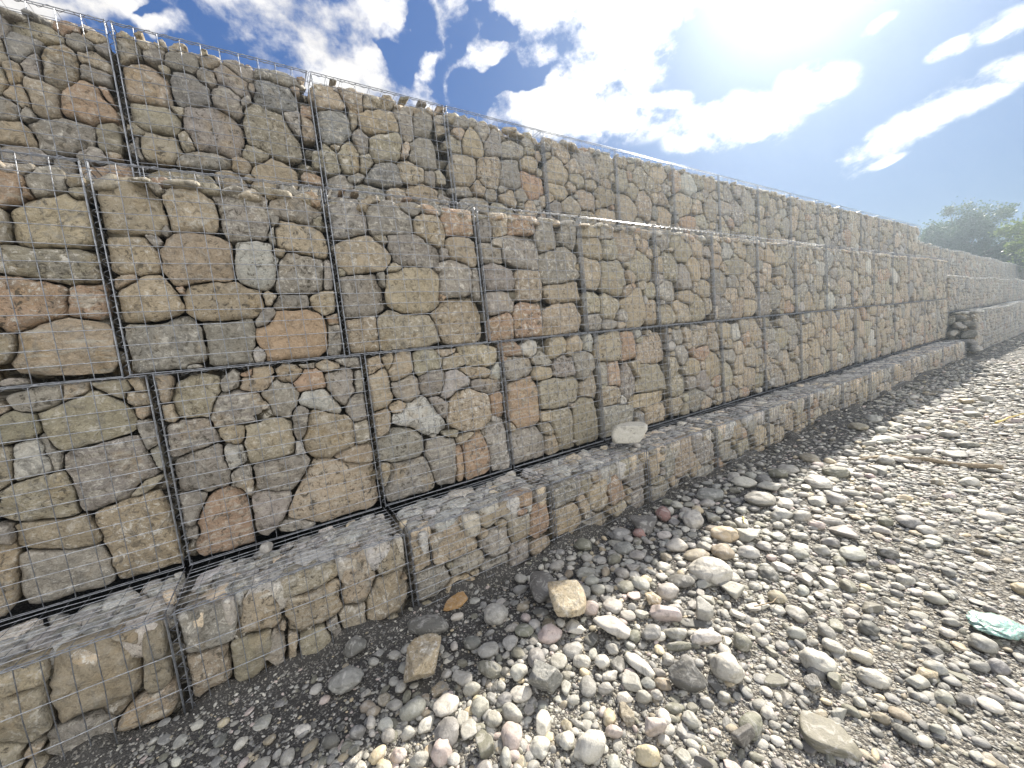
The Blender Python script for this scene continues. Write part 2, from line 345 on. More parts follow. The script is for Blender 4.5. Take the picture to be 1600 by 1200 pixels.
def ground_mat():
    m = bpy.data.materials.new('sandy_gravel'); m.use_nodes = True; t = m.node_tree; b = t.nodes['Principled BSDF']
    g = nd(t, 'ShaderNodeNewGeometry'); P = g.outputs['Position']
    def noise(s, det=4, ro=.6):
        n = nd(t, 'ShaderNodeTexNoise'); t.links.new(P, n.inputs['Vector']); n.inputs['Scale'].default_value = s; n.inputs['Detail'].default_value = det; n.inputs['Roughness'].default_value = ro
        return n.outputs[0]
    def vor(s, feat='F1', o='Distance'):
        n = nd(t, 'ShaderNodeTexVoronoi', feature=feat); t.links.new(P, n.inputs['Vector']); n.inputs['Scale'].default_value = s; n.inputs['Randomness'].default_value = 1
        return n
    v1 = vor(150); v2 = vor(48)
    sp = nd(t, 'ShaderNodeSeparateXYZ'); t.links.new(P, sp.inputs[0])
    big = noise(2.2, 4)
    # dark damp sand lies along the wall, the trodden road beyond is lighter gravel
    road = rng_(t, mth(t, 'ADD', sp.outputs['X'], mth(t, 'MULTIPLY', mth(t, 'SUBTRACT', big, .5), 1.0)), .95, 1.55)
    sep1 = nd(t, 'ShaderNodeSeparateColor'); t.links.new(v1.outputs['Color'], sep1.inputs[0])
    sep2 = nd(t, 'ShaderNodeSeparateColor'); t.links.new(v2.outputs['Color'], sep2.inputs[0])
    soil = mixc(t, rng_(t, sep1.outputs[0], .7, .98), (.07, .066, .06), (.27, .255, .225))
    grav = mixc(t, rng_(t, sep1.outputs[0], .2, 1.), (.12, .11, .092), (.36, .34, .295))
    peb = mixc(t, rng_(t, sep2.outputs[1], .3, 1.), (.11, .1, .088), (.45, .43, .39))
    grav = mixc(t, mth(t, 'MULTIPLY', mth(t, 'LESS_THAN', v2.outputs['Distance'], .42), rng_(t, sep2.outputs[0], .35, .5)), grav, peb)
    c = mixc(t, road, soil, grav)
    c = mixc(t, mth(t, 'MULTIPLY', rng_(t, noise(9), .45, .7), .4), c, mixc(t, 1., c, (.6, .58, .55), 'MULTIPLY'))
    t.links.new(c, b.inputs['Base Color']); b.inputs['Roughness'].default_value = .85; b.inputs['Specular IOR Level'].default_value = .3
    h = mth(t, 'ADD', mth(t, 'MULTIPLY', v1.outputs['Distance'], -.5), mth(t, 'MULTIPLY', v2.outputs['Distance'], mth(t, 'MULTIPLY', road, -1.4)))
    h = mth(t, 'ADD', h, mth(t, 'MULTIPLY', noise(60, 4, .7), .5))
    bp = nd(t, 'ShaderNodeBump'); bp.inputs['Distance'].default_value = .012; bp.inputs['Strength'].default_value = 1
    t.links.new(h, bp.inputs['Height']); t.links.new(bp.outputs[0], b.inputs['Normal'])
    return m
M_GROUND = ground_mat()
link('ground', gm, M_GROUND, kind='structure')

# earth held back by the wall
bx = np.array([-70., -30, -12, -5, -2.2, -1.45, -1.43]); by = np.array([-14.05, -14., -6, 0, 6, 12, 15, 17, 24, 30, 34, 36.5, 39])
BX, BY = np.meshgrid(bx, by, indexing='ij')
BZ = 2.6-.055*np.clip(BY-14, 0, 40)+.06*np.sin(BX*.9+BY*.7); BZ[:, -1] = -.6; BZ[:, -2] = .4; BZ[:, 0] = -.6; BZ[-1] = -.6; BZ[0] = -.6
n2_, m2_ = BX.shape; jj = (np.arange(n2_-1)[:, None]*m2_+np.arange(m2_-1)[None]).ravel()
link('embankment', mesh_np('embankment', np.stack([BX, BY, BZ], -1).reshape(-1, 3), np.stack([jj, jj+m2_, jj+m2_+1, jj+1], -1)), plain('bank_earth', (.16, .13, .09), .95, bump=(3, .05)), kind='structure')

# ------------------------------------------------------------------ gabion stones
TRACED = '''
3b -918,2765 -896,2802 -793,2795 -785,2774 -829,2708 -880,2663 -924,2688
3o -878,2852 -862,2888 -841,2879 -781,2876 -725,2871 -707,2837 -718,2802 -783,2791 -848,2801 -883,2821
3r -734,2883 -719,2911 -682,2923 -647,2919 -645,2888 -704,2854 -731,2869
3g -693,2849 -658,2884 -619,2864 -593,2831 -642,2793 -693,2810
3t -628,2885 -575,2910 -539,2896 -524,2868 -565,2848 -606,2868
3g -581,2827 -531,2866 -524,2827 -536,2791 -577,2812
3o -797,2732 -755,2783 -705,2806 -671,2760 -678,2670 -711,2613 -753,2571 -807,2597 -810,2651
3g -877,2648 -846,2703 -816,2719 -811,2682 -823,2601 -852,2593 -877,2610
3o -663,2771 -615,2809 -568,2790 -542,2747 -548,2713 -603,2723 -656,2741
3g -659,2715 -622,2717 -569,2699 -551,2687 -559,2635 -609,2639 -662,2658
3t -937,2639 -903,2656 -879,2632 -881,2586 -892,2552 -931,2543 -940,2586
3t -875,2587 -820,2586 -766,2560 -772,2487 -774,2430 -831,2402 -867,2426 -879,2494 -887,2546
3r -759,2530 -707,2598 -653,2636 -613,2613 -590,2561 -560,2501 -568,2448 -649,2415 -715,2426 -767,2440
3t -954,2499 -892,2552 -883,2500 -879,2455 -909,2440 -947,2470
3r -600,2617 -569,2616 -556,2569 -555,2536 -583,2563
3g -1017,2461 -975,2464 -933,2458 -920,2438 -936,2373 -992,2353 -1035,2344
3g -923,2383 -893,2436 -874,2417 -873,2385 -903,2371
3g -898,2365 -866,2395 -746,2420 -666,2387 -660,2346 -702,2272 -788,2225 -864,2220 -885,2304
3t -1036,2337 -993,2345 -934,2350 -899,2325 -890,2272 -911,2244 -998,2245 -1051,2243
3o -642,2425 -568,2448 -562,2399 -566,2287 -621,2269 -649,2331
3g -1012,2227 -944,2246 -879,2234 -832,2169 -1025,2140
3g -737,2241 -688,2283 -645,2273 -621,2226 -670,2193 -732,2192
3g -959,2833 -914,2855 -900,2845 -895,2809 -911,2775 -974,2741
3o -993,2617 -952,2613 -940,2586 -944,2524 -965,2496 -1013,2485
3t -498,2917 -464,2969 -438,2969 -430,2930 -473,2909
3o -421,2950 -383,2978 -357,2970 -362,2934 -405,2921
3g -502,2892 -405,2921 -390,2883 -405,2828 -464,2794 -503,2750 -513,2814
3g -387,2901 -334,2934 -288,2913 -293,2833 -332,2805 -378,2827
3o -324,2954 -279,2977 -254,2949 -268,2901 -302,2918
3t -254,2949 -199,2975 -155,2970 -145,2937 -209,2910 -261,2904
3g -280,2872 -225,2896 -140,2921 -114,2883 -147,2820 -225,2799 -294,2824
3o -129,2942 -93,2980 -56,2963 -63,2915 -110,2911
3g -118,2909 -52,2937 -15,2920 -38,2867 -97,2842 -124,2871
3g -2,2951 66,2971 131,2951 167,2903 133,2846 81,2842 7,2898
3t -507,2724 -459,2779 -408,2810 -334,2796 -290,2755 -279,2678 -304,2610 -364,2587 -455,2584 -517,2612 -523,2661
3b -277,2741 -240,2795 -189,2790 -140,2758 -89,2734 -100,2657 -169,2614 -245,2615 -288,2667
3g -140,2812 -97,2842 -53,2817 -55,2751 -96,2741 -131,2769
3g -49,2846 5,2888 68,2867 117,2794 119,2746 54,2712 4,2766 -41,2792
3g -84,2716 -38,2756 11,2758 70,2706 53,2586 -3,2603 -63,2637 -91,2668
3o -514,2545 -456,2575 -359,2580 -297,2558 -269,2501 -301,2431 -368,2419 -429,2433 -486,2465 -515,2493
3o -294,2577 -242,2579 -240,2543 -264,2529
3o -522,2449 -489,2448 -446,2412 -484,2388 -531,2388
3o -477,2346 -425,2417 -368,2419 -313,2402 -284,2343 -317,2274 -379,2246 -433,2265 -471,2294
3o -281,2417 -247,2442 -223,2400 -222,2354 -258,2320 -283,2353
3g -240,2543 -211,2586 -83,2614 -23,2580 36,2525 52,2460 10,2345 -51,2326 -154,2337 -213,2365 -238,2453
3g -536,2352 -478,2380 -475,2311 -476,2258 -532,2249 -547,2281
3g -317,2274 -250,2322 -120,2353 -50,2335 -25,2271 -307,2239
3g 60,2694 109,2734 119,2688 63,2656
3o 78,2640 137,2692 225,2682 278,2674 327,2551 374,2477 374,2404 284,2379 148,2397 57,2431
3g 179,2926 273,2961 402,2956 412,2887 350,2851 243,2874 172,2875
3b 168,2845 241,2864 368,2846 392,2811 380,2726 270,2682 180,2682 152,2734
3r 408,2927 451,2958 467,2932 431,2882
3t 454,2908 489,2948 537,2939 621,2950 666,2897 697,2807 617,2768 511,2745 423,2756 425,2839
3r 421,2746 484,2770 485,2708 462,2682 414,2693
3b 499,2732 584,2761 679,2760 726,2705 714,2614 638,2534 560,2510 526,2557 484,2623
3g 299,2688 387,2707 397,2637 373,2539 333,2593
3t 411,2671 466,2641 509,2586 510,2522 410,2525 399,2586
3o 406,2493 530,2515 599,2484 607,2386 609,2320 468,2290 399,2302 393,2396
3o 607,2463 709,2580 757,2522 750,2385 700,2344 634,2346
3g 737,2618 787,2661 836,2603 824,2510 774,2479 739,2552
3o 761,2466 832,2489 848,2434 792,2357 758,2364
3g 661,2305 732,2338 775,2321 725,2280 657,2271
3t 672,2942 753,2984 820,2990 847,2941 826,2870 827,2792 771,2791 704,2863
3o 604,2977 659,3002 697,2969 639,2934
3o 857,2932 965,2958 951,2853 888,2817 845,2841
3t 968,2982 1069,3018 1099,2967 1063,2878 986,2849 953,2865
3t 791,2773 924,2824 1045,2839 1100,2781 1077,2706 961,2661 844,2661 792,2696
3o 735,2772 776,2748 769,2691 728,2639
3g 1075,2881 1144,2931 1235,2940 1216,2793 1188,2679 1132,2645 1106,2735 1066,2809
3g 1247,2931 1368,2946 1366,2823 1325,2717 1205,2707 1219,2817
3o 858,2596 938,2668 1064,2704 1093,2638 1079,2529 1022,2473 886,2452 849,2526
3t 1102,2604 1144,2635 1162,2579 1113,2499 1077,2517
3g 1167,2616 1255,2692 1336,2695 1365,2601 1363,2475 1290,2440 1199,2464 1141,2515
3b 786,2311 883,2428 1009,2471 1050,2406 1049,2298 935,2284 793,2277
3t 1060,2479 1139,2503 1252,2459 1239,2359 1153,2311 1070,2360
3g 1262,2436 1319,2457 1353,2399 1329,2320 1249,2335
3o 1099,2967 1180,3010 1241,2989 1183,2940 1106,2922
3g 1253,2980 1362,3005 1368,2946 1260,2934
3t 1400,2977 1532,3032 1550,2948 1404,2905
3g 1417,2895 1547,2923 1569,2864 1407,2819
3g 1578,2942 1705,3008 1744,2951 1703,2865 1580,2841
3o 1419,2809 1565,2838 1529,2780 1410,2733
3o 1407,2707 1542,2770 1624,2722 1613,2629 1406,2595
3t 1547,2809 1639,2840 1665,2806 1611,2732 1559,2786
3t 1633,2671 1662,2780 1732,2858 1802,2793 1852,2682 1798,2633 1642,2621
3g 1753,2901 1851,2934 1908,2879 1845,2761 1791,2830
3g 1880,2781 1958,2889 2016,2819 2016,2682 1880,2646 1839,2707
3o 1417,2572 1566,2609 1748,2612 1731,2477 1702,2366 1475,2351 1412,2419
3t 1777,2590 1945,2643 1989,2595 1930,2380 1764,2360 1747,2479
3g 2028,2780 2135,2813 2273,2781 2226,2688 2032,2671
3g 2008,2612 2186,2653 2175,2410 1965,2398
3g 1386,2327 1671,2362 1692,2285 1405,2253
2r -903,1927 -860,1920 -815,1920 -807,1888 -819,1834 -840,1792 -881,1787 -925,1783
2g -800,1902 -766,1940 -702,1956 -683,1918 -697,1862 -734,1837 -788,1831 -796,1870
2g -824,1952 -771,1966 -766,1940 -806,1921
2t -668,1920 -615,1934 -610,1900 -663,1886 -676,1898
2o -670,1872 -616,1892 -612,1850 -656,1831 -673,1850
2r -810,1868 -793,1857 -793,1823 -812,1821
2t -859,1757 -836,1785 -760,1827 -685,1842 -627,1821 -621,1757 -614,1701 -632,1649 -695,1610 -778,1614 -852,1624 -877,1669 -870,1709
2o -929,1757 -882,1748 -882,1695 -896,1628 -951,1619
2o -962,1598 -899,1608 -819,1598 -695,1610 -634,1570 -628,1504 -655,1460 -734,1453 -836,1481 -968,1506
2r -974,1467 -912,1467 -766,1439 -752,1396 -769,1318 -828,1285 -910,1248 -1009,1241
2r -738,1425 -715,1446 -632,1438 -630,1379 -640,1313 -670,1292 -756,1303 -752,1368
2t -973,1129 -922,1228 -859,1273 -749,1288 -655,1254 -635,1169 -627,1108 -671,1036 -854,1052 -937,1069 -960,1100
2o -1009,1241 -948,1237 -935,1201 -941,1132 -975,1115 -1028,1121
2t -564,1927 -490,1951 -429,1953 -388,1913 -365,1871 -346,1796 -347,1750 -378,1702 -450,1690 -536,1684 -580,1718 -590,1789 -577,1876
2g -391,1935 -356,1932 -342,1904 -369,1885 -394,1912
2t -354,1864 -310,1915 -232,1940 -187,1890 -131,1864 -127,1800 -165,1724 -252,1710 -334,1712 -346,1796 -358,1833
2g -131,1913 -71,1952 46,1975 115,1941 81,1697 -54,1681 -109,1686 -123,1784 -138,1864
2t -590,1652 -526,1677 -453,1674 -413,1623 -405,1562 -430,1507 -526,1491 -587,1527 -605,1585
2g -440,1683 -395,1670 -380,1648 -403,1616 -428,1645
2g -369,1718 -349,1735 -341,1704 -357,1680 -379,1694
2t -598,1453 -555,1483 -507,1498 -500,1468 -545,1438 -586,1423
2t -390,1616 -319,1690 -265,1709 -183,1690 -106,1662 -94,1596 -116,1494 -149,1461 -277,1453 -357,1429 -386,1484 -387,1554
2w -93,1604 -63,1664 18,1677 89,1646 115,1559 87,1470 19,1417 -66,1444 -101,1503
2t -595,1363 -545,1438 -458,1484 -399,1476 -361,1397 -341,1324 -402,1287 -473,1259 -559,1263 -594,1295
2t -335,1364 -304,1445 -203,1461 -89,1435 -6,1400 9,1347 -40,1270 -136,1257 -253,1255 -320,1291
2g -601,1212 -561,1256 -445,1249 -347,1284 -294,1199 -286,1073 -340,1021 -457,1002 -551,1014 -605,1075 -615,1152
2g -268,1247 -188,1234 -64,1254 -61,1175 -91,1009 -273,1021 -276,1140
2r -358,1421 -332,1429 -331,1388 -349,1397
2g 89,1861 126,1908 177,1939 265,1941 347,1877 369,1852 310,1793 254,1806 159,1816 92,1827
2o 31,1973 92,1989 148,1953 151,1919 110,1906 52,1917
2w 116,2001 172,2017 270,2038 286,1978 258,1949 163,1955
2r 296,1988 340,2012 359,1960 368,1907 325,1902 298,1944
2g 98,1819 144,1815 137,1771 106,1768
2t 121,1761 149,1798 205,1802 292,1782 354,1741 373,1686 354,1611 276,1608 205,1633 137,1657 113,1708
2g 76,1714 113,1760 107,1664 86,1680
2t 88,1637 149,1631 136,1595 97,1594
2g 100,1558 161,1605 275,1599 331,1573 329,1499 309,1414 214,1397 93,1399 87,1470
2o 315,1829 368,1843 358,1769 319,1793
2g 347,1564 384,1575 372,1423 327,1414
2g 43,1320 81,1372 211,1379 231,1341 201,1305 71,1301
2t 241,1350 307,1396 368,1395 378,1337 352,1281 297,1264 261,1312
2g -46,1226 -15,1286 42,1311 52,1275 6,1223 -41,1208
2r -36,1190 29,1222 69,1283 198,1287 286,1245 302,1168 297,1073 229,1021 94,1007 -22,1020 -48,1103
2r 321,1244 377,1260 378,1202 332,1195
2g 322,1186 376,1193 381,1095 353,1019 301,1034
2t 6,1382 31,1399 74,1372 43,1320 14,1329
2b 400,1882 462,1953 546,1972 616,1932 630,1827 613,1767 504,1731 397,1734 389,1808
2w 419,2022 456,2035 457,1980 417,1948
2r 471,2019 536,2036 541,1999 484,1983
2t 543,2018 611,2036 624,1990 566,1983
2t 625,2000 705,2019 752,1995 727,1962 645,1934
2g 641,1905 697,1959 768,1967 836,1934 902,1868 913,1787 845,1762 679,1752 636,1798
2r 844,1995 922,2024 986,2010 939,1985 863,1977
2g 839,1954 915,1972 989,1948 971,1895 915,1890 865,1916
2b 993,1980 1055,2028 1112,2024 1152,1964 1134,1920 1008,1919
2t 931,1840 971,1895 1086,1905 1149,1846 1145,1726 1093,1691 1004,1719 943,1768
2r 1165,1976 1232,2026 1354,2006 1383,1930 1381,1806 1288,1778 1177,1782 1150,1856
2t 423,1670 502,1712 609,1738 693,1703 752,1615 742,1533 639,1522 418,1499 412,1585
2g 740,1755 877,1764 973,1738 1079,1669 1080,1582 1028,1548 872,1556 766,1564 756,1645 723,1704
2o 657,1731 729,1745 753,1696 702,1693
2t 1147,1737 1200,1773 1300,1779 1371,1726 1385,1624 1351,1566 1250,1575 1168,1617
2g 1104,1681 1151,1672 1156,1617 1106,1605
2g 1090,1571 1142,1606 1266,1609 1309,1542 1318,1405 1259,1348 1098,1351 1056,1396
2g 416,1480 537,1491 636,1502 661,1391 658,1289 593,1251 401,1240 399,1356
2g 646,1502 688,1512 684,1411 657,1431
2t 708,1512 869,1535 1062,1538 1057,1407 1030,1287 944,1246 789,1253 700,1298 692,1390
2g 1348,1543 1401,1544 1392,1357 1346,1311 1318,1405
2r 1052,1363 1098,1351 1070,1319 1046,1319
2t 406,1210 491,1216 590,1231 605,1118 591,1016 446,1020 411,1112
2o 628,1219 696,1267 797,1231 965,1234 1015,1166 1023,1043 835,1015 623,1023 615,1117
2t 965,1234 1052,1275 1145,1339 1336,1335 1375,1216 1357,1075 1296,1009 1093,1026 1026,1065 1002,1156
2g 1428,1866 1509,1949 1554,1860 1505,1764 1432,1760
2g 1429,1729 1574,1720 1598,1610 1450,1606
2t 1511,1964 1587,1987 1677,1948 1662,1820 1546,1797
2r 1689,1886 1758,1971 1965,1989 1947,1838 1701,1823
2w 1542,1766 1620,1786 1591,1705 1518,1718
2g 1639,1787 1779,1811 1943,1805 1969,1654 1935,1552 1750,1565 1620,1627
2g 1426,1559 1519,1577 1686,1532 1696,1450 1649,1385 1461,1403
2t 1702,1499 1748,1549 1933,1535 1931,1330 1906,1296 1721,1318
2g 1437,1356 1552,1386 1686,1368 1649,1221 1456,1213 1427,1277
2g 1969,1654 2085,1710 2248,1734 2336,1666 2341,1486 2121,1432 1969,1467
2g 1955,1905 2033,2028 2096,2000 2167,1835 2155,1730 1996,1706 1939,1771
2g 2186,1801 2280,2017 2372,1989 2344,1738
2r 1451,1165 1610,1222 1641,1155 1645,1022 1452,1020
2r 1671,1236 1737,1284 1925,1279 1917,1018 1663,1003 1657,1121
2t 1961,1208 2103,1273 2292,1268 2375,1116 2313,1008 1939,1017
2t 2007,1415 2312,1449 2345,1303 2080,1274 1999,1346
1g -985,957 -946,972 -877,997 -824,990 -833,933 -862,901 -912,888 -969,913
1t -819,989 -744,986 -755,943 -788,933 -830,918
1o -723,983 -615,983 -609,944 -632,901 -674,915 -702,950
1t -598,981 -562,992 -551,951 -550,919 -583,932
1t -618,922 -551,911 -539,870 -560,849 -594,855 -614,874
1t -596,840 -554,848 -554,808 -581,789 -595,808
1o -911,867 -843,898 -768,930 -713,944 -666,898 -621,828 -618,733 -705,712 -813,698 -883,700 -896,747 -908,823
1o -1056,900 -925,869 -913,824 -914,787 -987,767 -1077,760
1g -931,769 -908,793 -895,717 -870,689 -882,610 -901,615 -894,695
1w -999,749 -970,756 -926,739 -898,696 -913,603 -966,603 -1023,590 -1016,667
1o -1079,753 -1014,738 -1013,688 -1030,606 -1058,571 -1107,572
1g -605,778 -560,769 -542,733 -534,666 -580,636 -592,671
1g -575,627 -538,635 -530,567 -543,520 -563,550
1g -866,681 -804,689 -716,707 -609,715 -601,649 -588,581 -569,511 -632,479 -681,421 -786,390 -856,412 -856,482 -857,543 -867,606
1o -1063,566 -1006,585 -928,600 -883,603 -867,546 -859,498 -874,395 -912,377 -1019,406 -1069,445 -1103,485
1o -681,421 -614,482 -555,482 -584,449 -624,420 -665,416
1t -822,362 -787,382 -578,406 -564,293 -557,171 -547,29 -565,-7 -658,-11 -754,13 -777,48 -777,155 -790,256
1t -1052,403 -951,383 -853,365 -817,321 -810,263 -837,226 -900,226 -1008,261 -1052,315
1g -1066,254 -1017,264 -834,209 -811,152 -804,84 -795,39 -853,16 -934,-3 -1070,15 -1079,79 -1073,175
1g -1129,430 -1066,401 -1064,356 -1074,323 -1141,349
1t -1142,342 -1074,323 -1077,243 -1101,89 -1135,16 -1189,42
1t -505,984 -445,976 -452,888 -476,851 -505,864 -502,920
1t -502,839 -459,840 -452,765 -460,750 -501,766
1o -443,911 -414,939 -326,969 -256,943 -263,893 -297,804 -317,756 -389,761 -448,789 -456,864
1g -244,933 -189,977 -164,957 -165,896 -240,863 -249,899
1r -157,956 -103,975 -85,947 -124,934 -151,946
1t -161,921 -84,955 4,935 -38,850 -170,861
1g -502,717 -455,740 -351,754 -323,714 -303,615 -375,588 -505,569 -507,644
1g -297,804 -269,851 -183,872 -100,842 -17,783 -41,723 -122,684 -224,686 -306,694 -310,755
1t -280,680 -229,696 -169,666 -185,607 -232,581 -269,616 -285,646
1g -482,555 -416,572 -307,590 -294,490 -283,371 -380,364 -483,377 -483,462
1w -285,550 -259,588 -198,565 -181,479 -227,464 -272,449 -285,505
1g -277,414 -229,446 -192,455 -183,361 -197,264 -232,329 -277,361
1g -498,365 -420,367 -399,326 -428,265 -469,209 -511,232 -506,308
1g -517,191 -454,177 -461,127 -518,139
1r -402,309 -315,345 -241,314 -235,202 -234,53 -229,-15 -299,-43 -401,-12 -472,52 -451,150 -424,246
1g -88,822 -35,877 7,898 88,850 97,802 78,720 31,673 -27,711 -72,774
1t -111,968 -21,974 -3,936 -33,886 -83,857 -132,873
1t 14,952 58,983 128,966 139,927 93,887 21,887
1r 99,876 157,935 216,937 244,885 246,837 174,818 109,828
1t 220,965 275,988 333,952 346,921 266,921 226,945
1g 261,883 320,924 402,924 420,852 410,773 346,713 295,741 276,803
1g 435,890 474,896 486,843 469,785 427,760 416,822
1w 101,773 140,814 216,812 272,774 301,721 309,649 249,670 168,714 106,744
1g -148,814 -83,803 -61,745 -73,711 -165,692
1g 61,714 96,736 134,710 135,653 105,563 68,532 49,575
1t 135,653 176,703 215,677 299,641 352,622 365,579 383,503 377,463 288,423 220,389 136,419 94,478 93,536 126,587
1g 356,651 375,728 436,759 481,732 473,599 394,583 369,608
1o 372,567 461,580 483,524 465,465 393,439 371,485
1o -175,676 -77,684 16,685 42,642 47,556 44,480 -32,451 -169,458 -202,485
1w 51,527 83,519 91,460 42,462
1t 238,394 307,428 420,423 466,402 455,320 386,316 304,337
1g -156,446 0,453 105,437 109,407 37,309 -10,264 -141,284 -175,313
1g -194,281 -104,273 -22,239 -21,190 -52,142 -118,68 -154,33 -196,58 -193,188
1t -26,153 99,331 141,389 211,391 277,344 469,274 472,145 467,27 383,0 239,-5 91,25 -48,112
1g -77,73 -21,73 74,31 112,-12 66,-27 -84,27
1g 328,982 419,982 484,975 486,914 394,935
1g 130,975 205,976 201,948 135,956
1t 521,961 583,975 604,911 538,867 509,871
1t 611,962 666,987 669,935 632,887
1t 669,935 740,991 792,975 802,888 763,838 684,806 654,821 641,875
1t 508,861 593,902 628,856 627,772 639,706 589,640 518,642 504,759
1g 650,790 715,802 772,826 823,787 823,699 761,654 689,688 653,736
1o 824,972 894,987 984,967 1012,908 994,865 898,843 839,829 815,897
1g 848,806 921,841 1000,820 1002,740 972,688 877,680 825,721
1t 973,979 1118,977 1101,944 1015,931
1o 1024,907 1101,944 1185,913 1192,866 1089,843 1015,840
1t 1156,985 1311,983 1471,945 1492,881 1431,839 1253,835 1182,890
1w 986,708 1036,815 1110,817 1205,759 1199,712 1107,690 1027,645 991,650
1t 1150,836 1306,829 1382,784 1336,741 1218,757
1w 1376,736 1460,848 1499,819 1486,709
1g 1226,720 1281,737 1484,697 1477,636 1362,616 1245,658
1t 1003,557 1089,647 1219,662 1335,620 1351,532 1338,423 1264,377 1157,374 1036,423 1007,487
1r 1372,590 1446,616 1477,511 1452,427 1367,430
1g 874,658 943,647 1020,588 996,500 950,520
1t 621,646 676,668 715,640 687,591 625,602
1w 623,581 699,600 761,654 831,676 913,595 949,509 976,435 886,385 811,434 719,498 626,527
1t 513,602 589,640 612,583 576,462 504,456
1g 509,423 599,479 727,474 794,393 783,306 745,270 603,272 515,315
1o 948,406 1057,395 1039,351 967,367
1t 1050,337 1156,362 1193,343 1069,286
1g 850,381 1026,343 1025,236 997,17 896,-1 851,117 820,240
1o 510,274 560,261 561,195 509,112 497,180
1g 578,245 709,256 820,240 840,120 823,-15 642,-5 528,19 531,127
1r 1105,265 1190,319 1246,343 1294,284 1309,181 1294,59 1231,1 1087,16 1089,137
1g 1273,338 1349,397 1477,397 1498,201 1479,37 1317,16 1322,178
1r 1041,268 1091,257 1086,113 1059,0 1023,22
1r 1518,977 1636,980 1674,926 1684,874 1521,878
1w 1691,937 1774,981 1835,963 1824,873 1759,854 1715,884
1t 1949,821 2001,976 2122,980 2151,923 2126,857
1t 2170,935 2266,983 2333,922 2326,852 2161,854
1w 2375,960 2436,984 2467,910 2459,839 2365,862
1g 1532,853 1578,873 1667,863 1757,841 1779,761 1742,714 1602,694 1530,716
1g 1788,838 1858,883 1934,836 1962,780 1925,757 1800,798
1t 1791,721 1844,767 1940,742 1966,672 1897,654 1785,669
1g 1993,763 2105,832 2193,823 2217,709 2229,652 2082,629 2000,667
1g 2231,833 2381,833 2453,782 2462,680 2316,584 2248,649
1r 1552,650 1643,662 1755,686 1794,615 1794,470 1777,326 1677,293 1528,323 1533,488
1o 1828,624 1930,650 2210,640 2254,535 2222,412 2074,395 1821,425
1t 1817,386 1916,381 1907,301 1809,320
1o 2272,533 2336,595 2459,652 2466,534 2434,421 2283,460
1o 2164,394 2299,428 2413,410 2437,259 2460,105 2446,-28 2177,5 2157,167
1o 1933,378 2108,375 2155,310 2157,-5 1995,5 1974,136 1922,285
1g 1538,283 1754,264 1825,168 1829,58 1803,-18 1519,1 1508,160
1o 1806,294 1887,278 1930,201 1877,184 1815,225
1t 1857,161 1943,170 1964,40 1857,10
1o 2521,863 2550,947 2804,988 2811,852 2799,732 2507,733
1r 2845,970 3001,959 3023,724 2841,712
1t 3060,861 3208,913 3408,930 3470,761 3435,665 3254,635 3065,672
1g 2525,717 2607,722 2605,499 2484,517
1r 2645,688 2775,704 2751,478 2625,496
1g 2805,578 2882,677 2980,525 2988,365 2868,321 2768,430
1t 2926,672 3042,675 3068,465 2983,556
1o 3062,641 3327,611 3444,480 3457,344 3035,374 3026,518
1t 2522,496 2730,481 2756,308 2544,314
1g 2481,295 2690,304 2907,252 2888,64 2571,-25 2476,56
1t 2939,341 3456,327 3472,222 3290,219 3140,211 2928,232
1b 2944,165 3062,160 3094,-10 2976,14
1t 3140,211 3317,231 3385,135 3373,2 3143,-3
0t -865,-36 -830,-23 -759,4 -712,-35 -632,-84 -630,-163 -641,-270 -677,-290 -768,-288 -837,-291 -869,-276 -884,-214
0o -617,-113 -593,-14 -542,-33 -544,-117 -548,-210 -550,-296 -622,-310 -632,-247
0t -1001,11 -924,-15 -868,-34 -865,-68 -875,-108 -930,-106 -1001,-106
0o -1019,-101 -946,-109 -900,-112 -887,-159 -891,-209 -898,-283 -955,-296 -1046,-277
0t -686,-349 -635,-331 -554,-323 -548,-386 -581,-439 -673,-422 -751,-412
0g -506,-29 -439,-40 -348,-54 -278,-95 -302,-177 -328,-233 -440,-233 -507,-211 -513,-112
0t -503,-220 -424,-234 -346,-239 -346,-324 -362,-393 -437,-402 -501,-424 -507,-322
0t -306,-206 -279,-103 -237,-60 -163,-63 -142,-96 -131,-199 -133,-263 -228,-254
0o -329,-240 -270,-248 -176,-241 -135,-278 -141,-415 -236,-443 -325,-423 -341,-327
0t -702,1 -622,15 -604,-22 -618,-85 -665,-53
0o -131,-75 -88,-18 38,-28 131,-55 135,-102 130,-135 41,-141 -104,-130
0t 513,-73 597,-92 626,-167 616,-241 514,-250 514,-161
0t 632,-118 701,-91 916,-32 931,-147 918,-253 787,-270 628,-246
0g 939,-205 1127,-188 1145,-310 1124,-346 1026,-365 945,-277
0o 1161,-171 1314,-163 1297,-307 1176,-322 1136,-249
0r 1332,-155 1499,-117 1477,-310 1379,-367 1314,-313
0g 523,-280 704,-277 717,-389 631,-431 528,-436
0g 744,-280 929,-285 950,-363 829,-383 733,-369
0g 932,-384 1073,-370 1118,-402 1090,-493 949,-490
0g 1142,-338 1275,-344 1277,-480 1139,-499
0t 924,-89 1048,-62 1178,-32 1170,-102 978,-136
0r 1200,18 1349,-11 1337,-112 1203,-98
0g 1378,-65 1475,-3 1465,-91 1390,-113
0t -111,-129 -21,-150 128,-110 136,-189 125,-271 33,-335 -87,-315 -124,-276
0t 159,-91 195,-40 263,-45 316,-100 313,-200 293,-271 227,-309 153,-274 131,-230
0o 324,-115 351,-69 439,-57 505,-58 489,-181 429,-215 343,-213 317,-168
0t 261,-279 300,-218 485,-215 452,-379 378,-438 251,-434 239,-371
0o 141,-290 237,-313 222,-419 134,-419 96,-345
